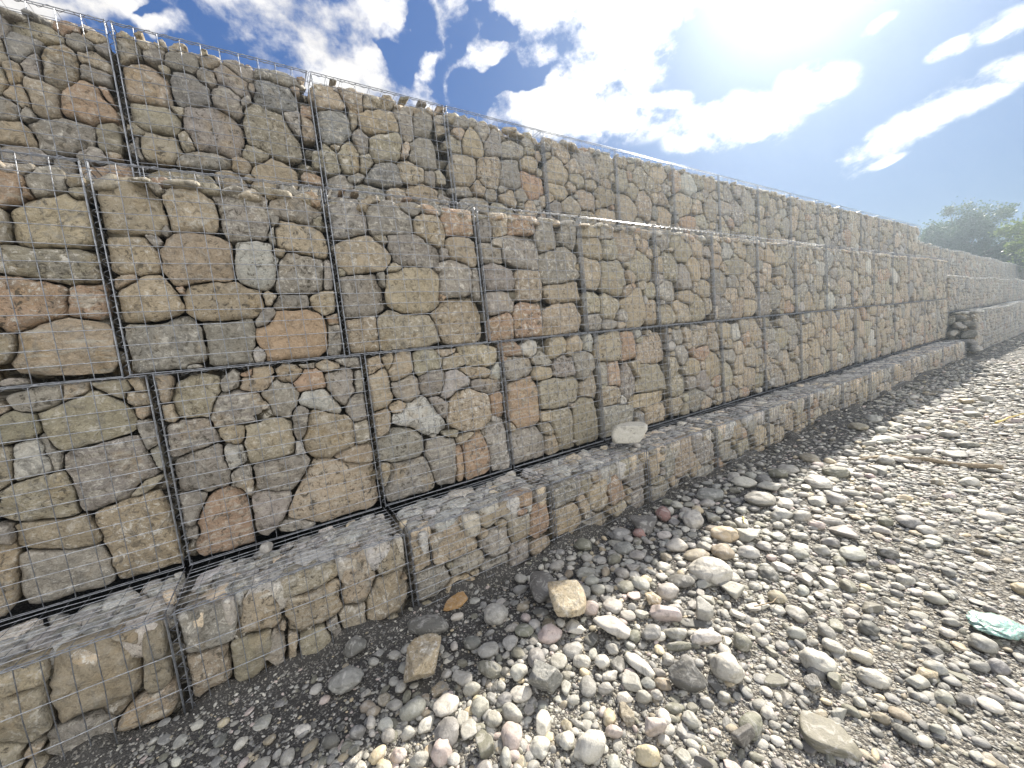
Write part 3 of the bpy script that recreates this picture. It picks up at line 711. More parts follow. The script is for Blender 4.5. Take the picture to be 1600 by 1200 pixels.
0g 41,-339 99,-324 114,-420 76,-422
0o -66,-347 34,-324 60,-403 79,-468 22,-480 -64,-455
0g -239,-246 -136,-249 -134,-353 -145,-430 -250,-431 -278,-355
0t -121,-318 -79,-319 -104,-432 -130,-439
0g -106,-452 68,-484 59,-545 -48,-528
0t 1506,-227 1683,-205 1772,-331 1738,-450 1523,-405
0t 1856,-144 2034,-128 2061,-307 1964,-361 1838,-303
0r 2032,-145 2200,-105 2230,-288 2249,-347 2080,-347
0g 2275,-90 2452,-100 2484,-309 2302,-310
0g 1538,-442 1638,-430 1600,-594 1503,-587
0g 1787,-385 2004,-408 2057,-565 1847,-624 1770,-544
0t 2101,-371 2223,-357 2257,-510 2131,-538
0g 2278,-303 2460,-284 2465,-506 2308,-509
0t 2530,-120 2644,-75 2685,-234 2569,-278
0g 2723,-131 2878,-35 2884,-307 2734,-324
0t 2906,-61 3129,-13 3169,-303 2969,-389 2882,-326
0g 3217,-132 3463,-84 3479,-319 3235,-319
0g 2534,-360 2791,-340 2799,-575 2539,-586
0g 2846,-394 3098,-365 3113,-572 2861,-555
0g 3561,-211 3750,-210 3817,-358 3584,-388
0o 3906,-245 4200,-264 4182,-516 3890,-465
0g 3164,-362 3476,-360 3462,-527 3183,-531
'''
def outline(P, K):
    c = P.mean(0)
    A = P-c; B = np.roll(A, -1, 0); th = np.arange(K)/K*2*math.pi; d = np.stack([np.cos(th), np.sin(th)], 1)
    E = B-A; den = d[:, None, 0]*E[None, :, 1]-d[:, None, 1]*E[None, :, 0]
    den = np.where(abs(den) < 1e-12, 1e-12, den)
    t = (A[None, :, 0]*E[None, :, 1]-A[None, :, 1]*E[None, :, 0])/den
    s = (A[None, :, 0]*d[:, None, 1]-A[None, :, 1]*d[:, None, 0])/den
    t = np.where((s >= -1e-6) & (s <= 1+1e-6) & (t > 0), t, -1)
    r = t.max(1); r = np.where(r <= 0, np.median(r[r > 0]) if (r > 0).any() else .03, r)
    return c, r
def grow(polys, own, w0, w1, h0, h1, K, gap=.004, qmax=1.3):
    """let every stone swell until it meets its neighbours: returns polar outlines (centre, r) for the first `own` polygons"""
    if h0 < -.1: gap = .004
    cs = []; rs = []
    for P in polys:
        c, r = outline(P, K); cs.append(c); rs.append(np.maximum(r, .008))
    cs = np.array(cs); rs = np.array(rs); th = np.arange(K)/K*2*math.pi; d = np.stack([np.cos(th), np.sin(th)], 1)
    Q = np.arange(.62, qmax+.001, .03); out = []; gaps = np.random.default_rng(own).uniform(.001, .009, own)+(.006 if h0 < -.1 else 0); mx = rs.max(1)
    for i in range(own):
        ext = np.minimum(rs[i][:, None]*Q, rs[i][:, None]+.019)          # K x nq
        qo = ext/rs[i][:, None]
        p = cs[i]+d[:, None]*ext[..., None]
        near_ = [j for j in range(len(cs)) if j != i and np.hypot(*(cs[j]-cs[i])) < mx[i]*1.4+mx[j]*1.4+.01]
        bad = (p[..., 0] < w0) | (p[..., 0] > w1) | (p[..., 1] < h0) | (p[..., 1] > h1)
        for j in near_:
            v = p-cs[j]; rho = np.hypot(v[..., 0], v[..., 1]); a = (np.arctan2(v[..., 1], v[..., 0]) % (2*math.pi))/(2*math.pi)*K
            k0 = np.floor(a).astype(int) % K; f = a-np.floor(a); rj = rs[j][k0]*(1-f)+rs[j][(k0+1) % K]*f
            bad |= (rho-rj)/rj**.5 < (ext-rs[i][:, None])/rs[i][:, None]**.5      # whoever is relatively closer keeps the ground
        k = np.where(bad.any(1), bad.argmax(1)-1, len(Q)-1)
        r = ext[np.arange(K), np.maximum(k, 0)]-gaps[i]/2
        out.append((cs[i], np.maximum(r, .25*rs[i].mean())))
    return out
def panel_stone(P, K, g, gap=.0015, pre=None, flat=1., rings=(.3, .55, .75, .88, .96, 1.)):
    """stone whose outline fills polygon P in the panel plane; returns centre, V (a, b, n) and F"""
    c, r = pre if pre is not None else outline(P, K)
    if pre is None: r = np.maximum(r-gap, r*.6)
    r = .88*r+.06*(np.roll(r, 1)+np.roll(r, -1))
    Rm = r.mean(); th = np.arange(K)/K*2*math.pi; off = g.uniform(0, 50, 3)
    cs = np.stack([np.cos(th), np.sin(th)], 1)
    nr = fbm(np.c_[cs*1.6*(1+Rm*8), 0*th]+off, 3)
    r = r*(1+.03*nr)+.0035*fbm(np.c_[cs*6., 0*th]+off, 3)
    A = [np.zeros((1, 2))]+[cs*(r*q)[:, None] for q in rings]
    rho = np.concatenate([[0]]+[np.full(K, q) for q in rings]); ab = np.concatenate(A)
    E = min(.24*Rm+.005, .026)*flat
    pw = g.uniform(7, 14); h = -E*rho**pw
    for _ in range(g.integers(2, 5)):
        a = g.uniform(0, 6.28); sl_ = g.uniform(.1, .45); dd = g.uniform(.1, .42)*Rm
        h = np.minimum(h, dd*sl_*2-sl_*(ab[:, 0]*math.cos(a)+ab[:, 1]*math.sin(a))+.0)
    h = h+g.uniform(-.13, .13)*ab[:, 0]+g.uniform(-.13, .1)*ab[:, 1]
    q3 = np.c_[ab*14, h*10]+off
    h = h+(.25*Rm*.16+.005)*fbm(q3, 4)*flat
    h = h-np.minimum(.012, .12*Rm)*flat*np.clip(fbm(np.c_[ab*9, 0*h]+off*1.7, 2)-.25, 0, 1)*1.5
    h = h-np.percentile(h, 97)-g.uniform(.004, .016)
    # sides and back
    last = ab[-K:]; hl = h[-K:]
    b1 = last*.985; hb1 = hl-.035; b2 = last*.86; hb2 = hl-.11
    V = np.c_[np.concatenate([ab, b1, b2, np.zeros((1, 2))]), np.concatenate([h, hb1, hb2, [hl.min()-.14]])]
    j = np.arange(K); j2 = (j+1) % K; F4 = []; base = 1; nR = len(rings)+2
    for k in range(nR-1): F4.append(np.stack([base+j, base+j2+0, base+K+j2, base+K+j], 1)[:, ::-1]); base += K
    T = [np.stack([np.zeros(K, int), 1+j, 1+j2], 1), np.stack([np.full(K, len(V)-1), base+j2, base+j], 1)]
    return c, V, [np.concatenate(F4), np.concatenate(T)]
def fill_cells(w, h, g, avoid=None, big=(.085, .15), nb=5, dense=1.):
    """weighted cells packing a w x h panel; avoid = list of polygons already there (centre, rx, ry)"""
    pts = list(avoid or []); new = []
    def tryadd(r0, r1, tries):
        for _ in range(tries):
            rx = g.uniform(r0, r1); ry = rx*g.uniform(.62, 1.25)
            x = g.uniform(rx*.8, w-rx*.8); y = g.uniform(ry*.8, h-ry*.8)
            ok = all(math.hypot((x-q[0])/(rx+q[2]), (y-q[1])/(ry+q[3])) > .88 for q in pts)
            if ok:
                e = (x, y, rx, ry, g.uniform(-.5, .5)); pts.append(e); new.append(e)
    tryadd(big[0], big[1], int(60*dense)); tryadd(.065, .1, int(110*dense)); tryadd(.045, .06, int(70*dense)); tryadd(.026, .04, int(70*dense))
    if not new: return []
    Q = np.array([[q[0], q[1], q[2], q[3]] for q in pts]); out = []
    s = np.linspace(.3, 1.45, 24); th = np.arange(20)/20*2*math.pi+.1
    for e in new:
        cxx, cyy, rx, ry, _ = e
        px = cxx+np.cos(th)[:, None]*rx*s; py = cyy+np.sin(th)[:, None]*ry*s
        d = np.hypot((px[..., None]-Q[:, 0])/Q[:, 2], (py[..., None]-Q[:, 1])/Q[:, 3])
        own = np.hypot((px-cxx)/rx, (py-cyy)/ry)
        oth = np.where(abs(Q[:, 0]-cxx)+abs(Q[:, 1]-cyy) < 1e-9, 9, d).min(-1)
        bad = (own > oth) | (own > 1.42) | (px < .006) | (px > w-.006) | (py < .006) | (py > h-.006)
        k = np.where(bad.any(1), bad.argmax(1), len(s)-1); k = np.maximum(k-1, 0)
        rr = s[k]; P = np.c_[cxx+np.cos(th)*rx*rr, cyy+np.sin(th)*ry*rr]
        P = P[::2] if g.random() < .5 else P[1::2]; m = P.mean(0); out.append(m+(P-m)*(1-.004/max(rx, .02)))
    return out
KEYS = list('ttggoorbw'); KEYSP = np.array([4, 4, 2.2, 2.2, 2.4, 2.4, 1.0, .5, .7]); KEYSP = KEYSP/KEYSP.sum()
def seam(s0, i):   # y of a seam between two gabions
    return s0+i+(.048*max(0, i-6))
TIER = {0: dict(X=.468, z0=-.5, z1=0., s0=-.508, n=(-2, 14)), 1: dict(X=0., z0=0., z1=1., s0=-.5185, n=(-2, 15)),
        2: dict(X=-.015, z0=1., z1=2., s0=-.603, n=(-2, 15)), 3: dict(X=-.52, z0=2., z1=2.97, s0=-.5085, n=(-2, 15))}
traced = {}
for ln in TRACED.strip().splitlines():
    a = ln.split(); t_ = int(a[0][0]); P = np.array([[int(q) for q in p.split(',')] for p in a[1:]])/1000.
    c = P.mean(0); T_ = TIER[t_]; i = 0
    for k in range(*T_['n']):
        if seam(T_['s0'], k) <= c[0] < seam(T_['s0'], k+1): i = k
    P[:, 1] = np.minimum(P[:, 1], T_['z1']-.012+.03*(t_ > 1))
    traced.setdefault((t_, i), []).append((a[0][1], P))

def bulge(t, i, y, z, y0, y1, z0, z1):
    """the panels belly out, each a little differently"""
    a = .012+.02*((i*37+t*61) % 10)/10. if t in (1, 2, 3) else .008
    return a*math.sin(math.pi*min(max((y-y0)/(y1-y0), 0), 1))*math.sin(math.pi*min(max((z-z0)/(z1-z0), 0), 1))**.8
def wires(T, y0, y1, z0, z1, X, depth, vs, hs, top, g, r=.0018, segs=4, lite=False, ti=(9, 0)):
    """welded wire cage of one gabion: front panel, lid, ends and its laced edges, as front / lid / edges bags"""
    fr, lid, ed = Bag(), Bag(), Bag()
    if lite: segs = 2
    def bul(y, z):   # the panel bellies out a little
        return X+.002+bulge(ti[0], ti[1], y, z, y0, y1, z0, z1)
    nv = max(2, round((y1-y0)/vs)); nh = max(2, round((z1-z0)/hs))
    for k in range(1, nv):
        y = y0+(y1-y0)*k/nv+g.normal()*.002; q = np.linspace(0, 1, segs+2)
        fr.add(*tube([(bul(y, z0+(z1-z0)*a)+g.normal()*.001, y+g.normal()*.0015, z0+(z1-z0)*a) for a in q], r, 3 if lite else 4))
    for k in range(1, nh):
        z = z0+(z1-z0)*k/nh+g.normal()*.002; q = np.linspace(0, 1, segs+3)
        fr.add(*tube([(bul(y0+(y1-y0)*a, z)+.004, y0+(y1-y0)*a, z+g.normal()*.0015) for a in q], r, 3 if lite else 4))
    # lid
    if top:
        for k in range(1, nv):
            y = y0+(y1-y0)*k/nv+g.normal()*.003
            lid.add(*tube([(X+.004, y, z1+.003), (X-depth/2, y+g.normal()*.004, z1+.003+g.normal()*.004), (X-depth, y, z1+.003)], r*.75, 3 if lite else 4))
        for k in range(1, max(2, round(depth/top))):
            x = X-depth*k/round(depth/top); q = np.linspace(0, 1, segs+1)
            lid.add(*tube([(x+g.normal()*.002, y0+(y1-y0)*a, z1+.006+g.normal()*.003) for a in q], r*.75, 3 if lite else 4))
    # edge rods in pairs, with spiral lacing
    e0, e1 = (.0026, .0022) if not lite else (.0024, .002)
    for y in (y0+.006, y1-.006):
        ed.add(*tube([(X+.004, y, z0+.004), (X+.006+g.normal()*.002, y+g.normal()*.002, (z0+z1)/2), (X+.004, y, z1)], e0, 5))
        ed.add(*tube([(X-.012, y, z0+.004), (X-.012, y, z1)], e1, 4))
    for z in (z0+.006, z1-.002):
        q = np.linspace(0, 1, 5)
        ed.add(*tube([(X+.007, y0+.004+(y1-y0-.008)*a, z+g.normal()*.0015) for a in q], e0, 5))
        ed.add(*tube([(X-.012, y0+.004+(y1-y0-.008)*a, z+g.normal()*.002) for a in q], e1, 4))
    if top:
        for y in (y0+.007, y1-.007): ed.add(*tube([(X, y, z1+.005), (X-depth/2, y, z1+.007), (X-depth, y, z1+.005)], e0, 4))
    if not lite:
        n = int((z1-z0)/.055); ks = np.linspace(0, n, n*6)
        ed.add(*tube(np.c_[X-.002+.011*np.cos(ks*2*math.pi), y0+.016*np.sin(ks*2*math.pi), z0+(z1-z0)*ks/n], .0018, 3))
        n = int((y1-y0)/.075); ks = np.linspace(0, n, n*6)
        ed.add(*tube(np.c_[X-.002+.011*np.cos(ks*2*math.pi), y0+(y1-y0)*ks/n, z1-.003+.010*np.sin(ks*2*math.pi)], .0018, 3))
    return fr, lid, ed
ORD = 'first second third fourth fifth sixth seventh eighth ninth tenth eleventh twelfth thirteenth fourteenth fifteenth sixteenth seventeenth eighteenth nineteenth twentieth twenty-first'.split()
TN = {0: 'low foot row', 1: 'row above the foot row', 2: 'third row up', 3: 'topmost set back row'}
def core(X, y0, y1, z0, z1, depth, g, top):
    b = Bag()
    # solid heart of packed stone and recessed rubble behind the front stones
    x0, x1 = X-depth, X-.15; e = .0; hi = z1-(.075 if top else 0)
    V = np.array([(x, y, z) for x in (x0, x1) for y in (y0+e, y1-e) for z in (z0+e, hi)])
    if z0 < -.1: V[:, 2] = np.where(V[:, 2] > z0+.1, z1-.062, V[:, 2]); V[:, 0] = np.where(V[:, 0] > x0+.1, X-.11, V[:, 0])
    b.add(V, np.array([(0, 1, 3, 2), (4, 6, 7, 5), (0, 4, 5, 1), (2, 3, 7, 6), (1, 5, 7, 3), (0, 2, 6, 4)]), (.07, .063, .05))  # heart coloured dark to put shade into the gaps
    ny_ = 8; nz_ = max(3, round((z1-z0)*8))
    for a in range(ny_):
        for c_ in range(nz_):
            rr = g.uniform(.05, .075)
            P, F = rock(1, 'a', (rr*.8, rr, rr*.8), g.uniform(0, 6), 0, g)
            b.add(P+[X-.125+g.uniform(-.01, .012), np.clip(y0+(a+.5+g.uniform(-.3, .3))*(y1-y0)/ny_, y0+.06, y1-.06), np.clip(z0+(c_+.5+g.uniform(-.3, .3))*(z1-z0)/nz_, z0+.05, z1-.11)], F, jit(STC['o'], .2, g)*.38)  # rubble colour darkened for the shade between the front stones
    if z0 < -.1:
        for _ in range(110):
            rr = g.uniform(.03, .055); P, F = rock(1, 'a', (rr, rr*.8, rr*.6), g.uniform(0, 6), 0, g)
            b.add(P+[X-g.uniform(.1, .45), g.uniform(y0+.05, y1-.05), z1-.052+g.uniform(-.006, .014)], F, jit(STC['b'], .2, g)*g.uniform(.9, 1.5))
    return b
def build_gabion(t, i):
    g = np.random.default_rng(1000+t*100+i+5); T = TIER[t]; X, z0, z1 = T['X'], T['z0'], T['z1']
    gp = .008 if i < 4 else .004
    y0, y1 = seam(T['s0'], i)+gp, seam(T['s0'], i+1)-gp
    near = i <= 7 and i > -2; fine = i <= 3 and i > -2
    last = T['n'][1]-1
    n_ = i+1
    if i == -2: lab = f'gabion at the far left end of the {TN[t]}'
    elif i == last: lab = f'last gabion of the {TN[t]}, at its far right end'
    else: lab = f'{ORD[n_]} gabion from the left in the {TN[t]}'
    
    base = (X-.25, (y0+y1)/2, z0)
    root = link('gabion', None, None, None, base, label=lab, category='gabion', group=f'wire and stone gabions of the {TN[t]}')
    root.empty_display_size = .2
    B = np.array(base)
    vs, hs = (.1, .0765) if t else ((.07, .17) if i <= 0 else (.11, .052))
    depth = {0: .45, 1: .95, 2: .97, 3: .9}[t]
    fr, lid, ed = wires(t, y0, y1, z0, z1, X, .49 if t == 2 else depth, vs, hs, (.05 if t == 0 else .1) if t != 1 else 0, g, lite=not near, ti=(t, i))
    for nm, b in (('wire_mesh_front', fr), ('wire_mesh_lid', lid), ('edge_wires', ed)):
        if b.n:
            me = b.mesh(nm, False if b is not ed else True); me.transform(Matrix.Translation(-Vector(base))); link(nm, me, M_WIRE, root)
    # stones of the front panel
    zt = {0: z1-.03, 1: z1-.012, 2: z1-.045, 3: z1-.06}[t]
    cells = []
    tr = traced.get((t, i), [])
    for c, P in tr: cells.append((c, P))
    avoid = []
    for c, P in tr:
        m = P.mean(0); e = (P.max(0)-P.min(0))/2
        avoid.append((m[0]-y0, m[1]-z0, e[0]*1.0, e[1]*1.0, 0))
    # neighbours' traced stones that reach in
    for k in (i-1, i+1):
        for c, P in traced.get((t, k), []):
            m = P.mean(0); e = (P.max(0)-P.min(0))/2
            if abs(m[0]-(y0+y1)/2) < .5+e[0]: avoid.append((m[0]-y0, m[1]-z0, e[0], e[1], 0))
    full = len(tr) > 11 and not (t == 0)
    new = fill_cells(y1-y0, zt-z0, g, avoid, big=(.105, .155) if t else (.085, .13), dense=(.9 if t == 3 else .4) if (full and i >= 0) else 1.)
    for P in new: cells.append((str(g.choice(KEYS, p=KEYSP)), P+[y0, z0]))
    K = 44 if fine else (30 if near else 18)
    rings = (.3, .55, .76, .9, .97, 1.) if fine else ((.4, .75, .92, 1.) if near else (.5, .9, 1.))
    nb = [P for k in (i-1, i+1) for c, P in traced.get((t, k), []) if abs(P.mean(0)[0]-(y0+y1)/2) < .75]
    G_ = grow([P for c, P in cells]+nb, len(cells), y0+.006, y1-.006, z0+.008, zt+.02, K)
    far = Bag()
    for (c, P), pre in zip(cells, G_):
        cc, V, F = panel_stone(P, K, g, rings=rings, pre=pre)
        ctr = np.array([X+bulge(t, i, cc[0], cc[1], y0, y1, z0, z1), cc[0], cc[1]]); Wd = np.stack([V[:, 2], V[:, 0], V[:, 1]], 1)
        col = jit(STC[c], .15, g)
        if near:
            link('stone', mesh_np('stone', Wd, F, np.broadcast_to(col, (len(Wd), 3))), M_STONE, root, ctr-B)
        else: far.add(Wd+ctr-B, F, col)
    if not near and far.n: link('stone_fill', far.mesh('stone_fill'), M_STONE, root, kind='stuff')
    # stones under the lid
    caps = []
    if t == 0:
        dp = .462; capcells = fill_cells(y1-y0, dp, g, None, big=(.07, .12), dense=1.2)
        fb = Bag()
        for P in capcells:
            cc, V, F = panel_stone(P, 22 if near else 12, g, gap=.003, flat=1., rings=(.45, .8, 1.) if not fine else (.35, .65, .85, 1.))
            h = V[:, 2]-g.uniform(-.008, .03)+g.uniform(-.25, .25)*V[:, 0]; Wd = np.stack([-V[:, 1], V[:, 0], h], 1)      # a -> y, b -> -x, normal up
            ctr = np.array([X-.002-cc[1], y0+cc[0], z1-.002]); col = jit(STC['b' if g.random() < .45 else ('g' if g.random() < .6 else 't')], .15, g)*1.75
            if near: link('stone', mesh_np('stone', Wd, F, np.broadcast_to(col, (len(Wd), 3))), M_CAP, root, ctr-B)
            else: fb.add(Wd+ctr-B, F, col)
        if fb.n: link('top_stone_fill', fb.mesh('top_stone_fill'), M_CAP, root, kind='stuff')
    elif t in (2, 3):
        fb = Bag(); y = y0+.05
        for row in range(3):
            y = y0+.06
            while y < y1-.05:
                rr = g.uniform(.035, .075); hh = rr*g.uniform(.5, .8)
                P, F = rock(2 if near else 1, 'a', (rr*.9, rr, hh), g.uniform(0, 6), 0, g)
                ctr = np.array([X-.06-row*.13+g.uniform(-.02, .02), y, z1-.02-hh*.85-(.012 if row == 0 else 0)])
                col = jit(STC[str(g.choice(KEYS, p=KEYSP))], .15, g)
                if near and row == 0: link('stone', mesh_np('stone', P, F, np.broadcast_to(col, (len(P), 3))), M_CAP, root, ctr-B)
                else: fb.add(P+ctr-B, F, col)
                y += rr*1.7
        link('top_stone_fill', fb.mesh('top_stone_fill'), M_CAP, root, kind='stuff')
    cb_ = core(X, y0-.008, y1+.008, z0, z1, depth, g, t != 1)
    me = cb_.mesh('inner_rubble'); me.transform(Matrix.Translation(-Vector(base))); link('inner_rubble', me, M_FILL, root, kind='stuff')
for t in TIER:
    for i in range(*TIER[t]['n']): build_gabion(t, i)

# second, lower wall section farther along
TN2 = {0: 'bottom row', 1: 'middle row', 2: 'top row'}
def build_far(row, k):
    g = np.random.default_rng(9000+row*60+k); y0 = 15.0+k*1.0+.006; y1 = y0+.988
    d = k
    lv = [(-.5, .64), (.645, 1.58-.006*d), (1.585-.006*d, 2.55-.014*d)][row]; X = (.468, 0., -.52)[row]
    X -= .004*max(0, d-4)**1.4*.3
    z0, z1 = lv[0], lv[1]+.02*math.sin(k*1.3+row)
    base = (X-.25, (y0+y1)/2, z0); B = np.array(base)
    lab = f'{ORD[k]} gabion from the near end, {TN2[row]}, farther wall section'
    root = link('gabion', None, None, None, base, label=lab, category='gabion', group=f'gabions of the farther wall section, {TN2[row]}'); root.empty_display_size = .2
    fr, lid, ed = wires(9, y0, y1, z0, z1, X, .5, .12, .1, .25, g, r=.003, lite=True)
    for nm, b in (('wire_mesh', fr), ('edge_wires', ed)):
        me = b.mesh(nm, False); me.transform(Matrix.Translation(-Vector(base))); link(nm, me, M_WIRE, root)
    fb = Bag()
    for P in fill_cells(y1-y0, z1-z0-.02, g, None, big=(.1, .16), dense=.6):
        cc, V, F = panel_stone(P+[y0, z0], 12, g, rings=(.55, .9, 1.))
        fb.add(np.stack([V[:, 2], V[:, 0], V[:, 1]], 1)+[X, cc[0], cc[1]]-B, F, jit(STC[str(g.choice(KEYS, p=KEYSP))], .15, g))
    if k == 0:
        for P in fill_cells(.5, z1-z0-.02, g, None, big=(.08, .12), dense=.6):      # end face
            cc, V, F = panel_stone(P, 12, g, rings=(.55, .9, 1.))
            fb.add(np.stack([V[:, 0], -V[:, 2], V[:, 1]], 1)+[X-.5+cc[0], y0, z0+cc[1]]-B, [f[:, ::-1] for f in F], jit(STC[str(g.choice(KEYS, p=KEYSP))], .15, g))
    for x in (.06, .2, .34):
        for y in np.arange(y0+.06, y1-.04, .13):
            rr = g.uniform(.045, .08); P, F = rock(1, 'a', (rr, rr, rr*.6), g.uniform(0, 6), 0, g); fb.add(P+[X-x, y, z1-.035]-B, F, jit(STC['w'], .15, g))
    link('stone_fill', fb.mesh('stone_fill'), M_STONE, root, kind='stuff')
    x0, x1, e = X-.9, X-.1, .004
    V = np.array([(x, y, z) for x in (x0, x1) for y in (y0+.05 if k == 0 else y0-.008, y1+.008) for z in (z0, z1-.07)])-B
    link('inner_rubble', mesh_np('inner_rubble', V, np.array([(0, 1, 3, 2), (4, 6, 7, 5), (0, 4, 5, 1), (2, 3, 7, 6), (1, 5, 7, 3), (0, 2, 6, 4)]), np.full((8, 3), .1), False), M_FILL, root, kind='stuff')  # dark colour stands in for shade behind the stones
for row, n in ((0, 14), (1, 19), (2, 21)):
    for k in range(n): build_far(row, k)

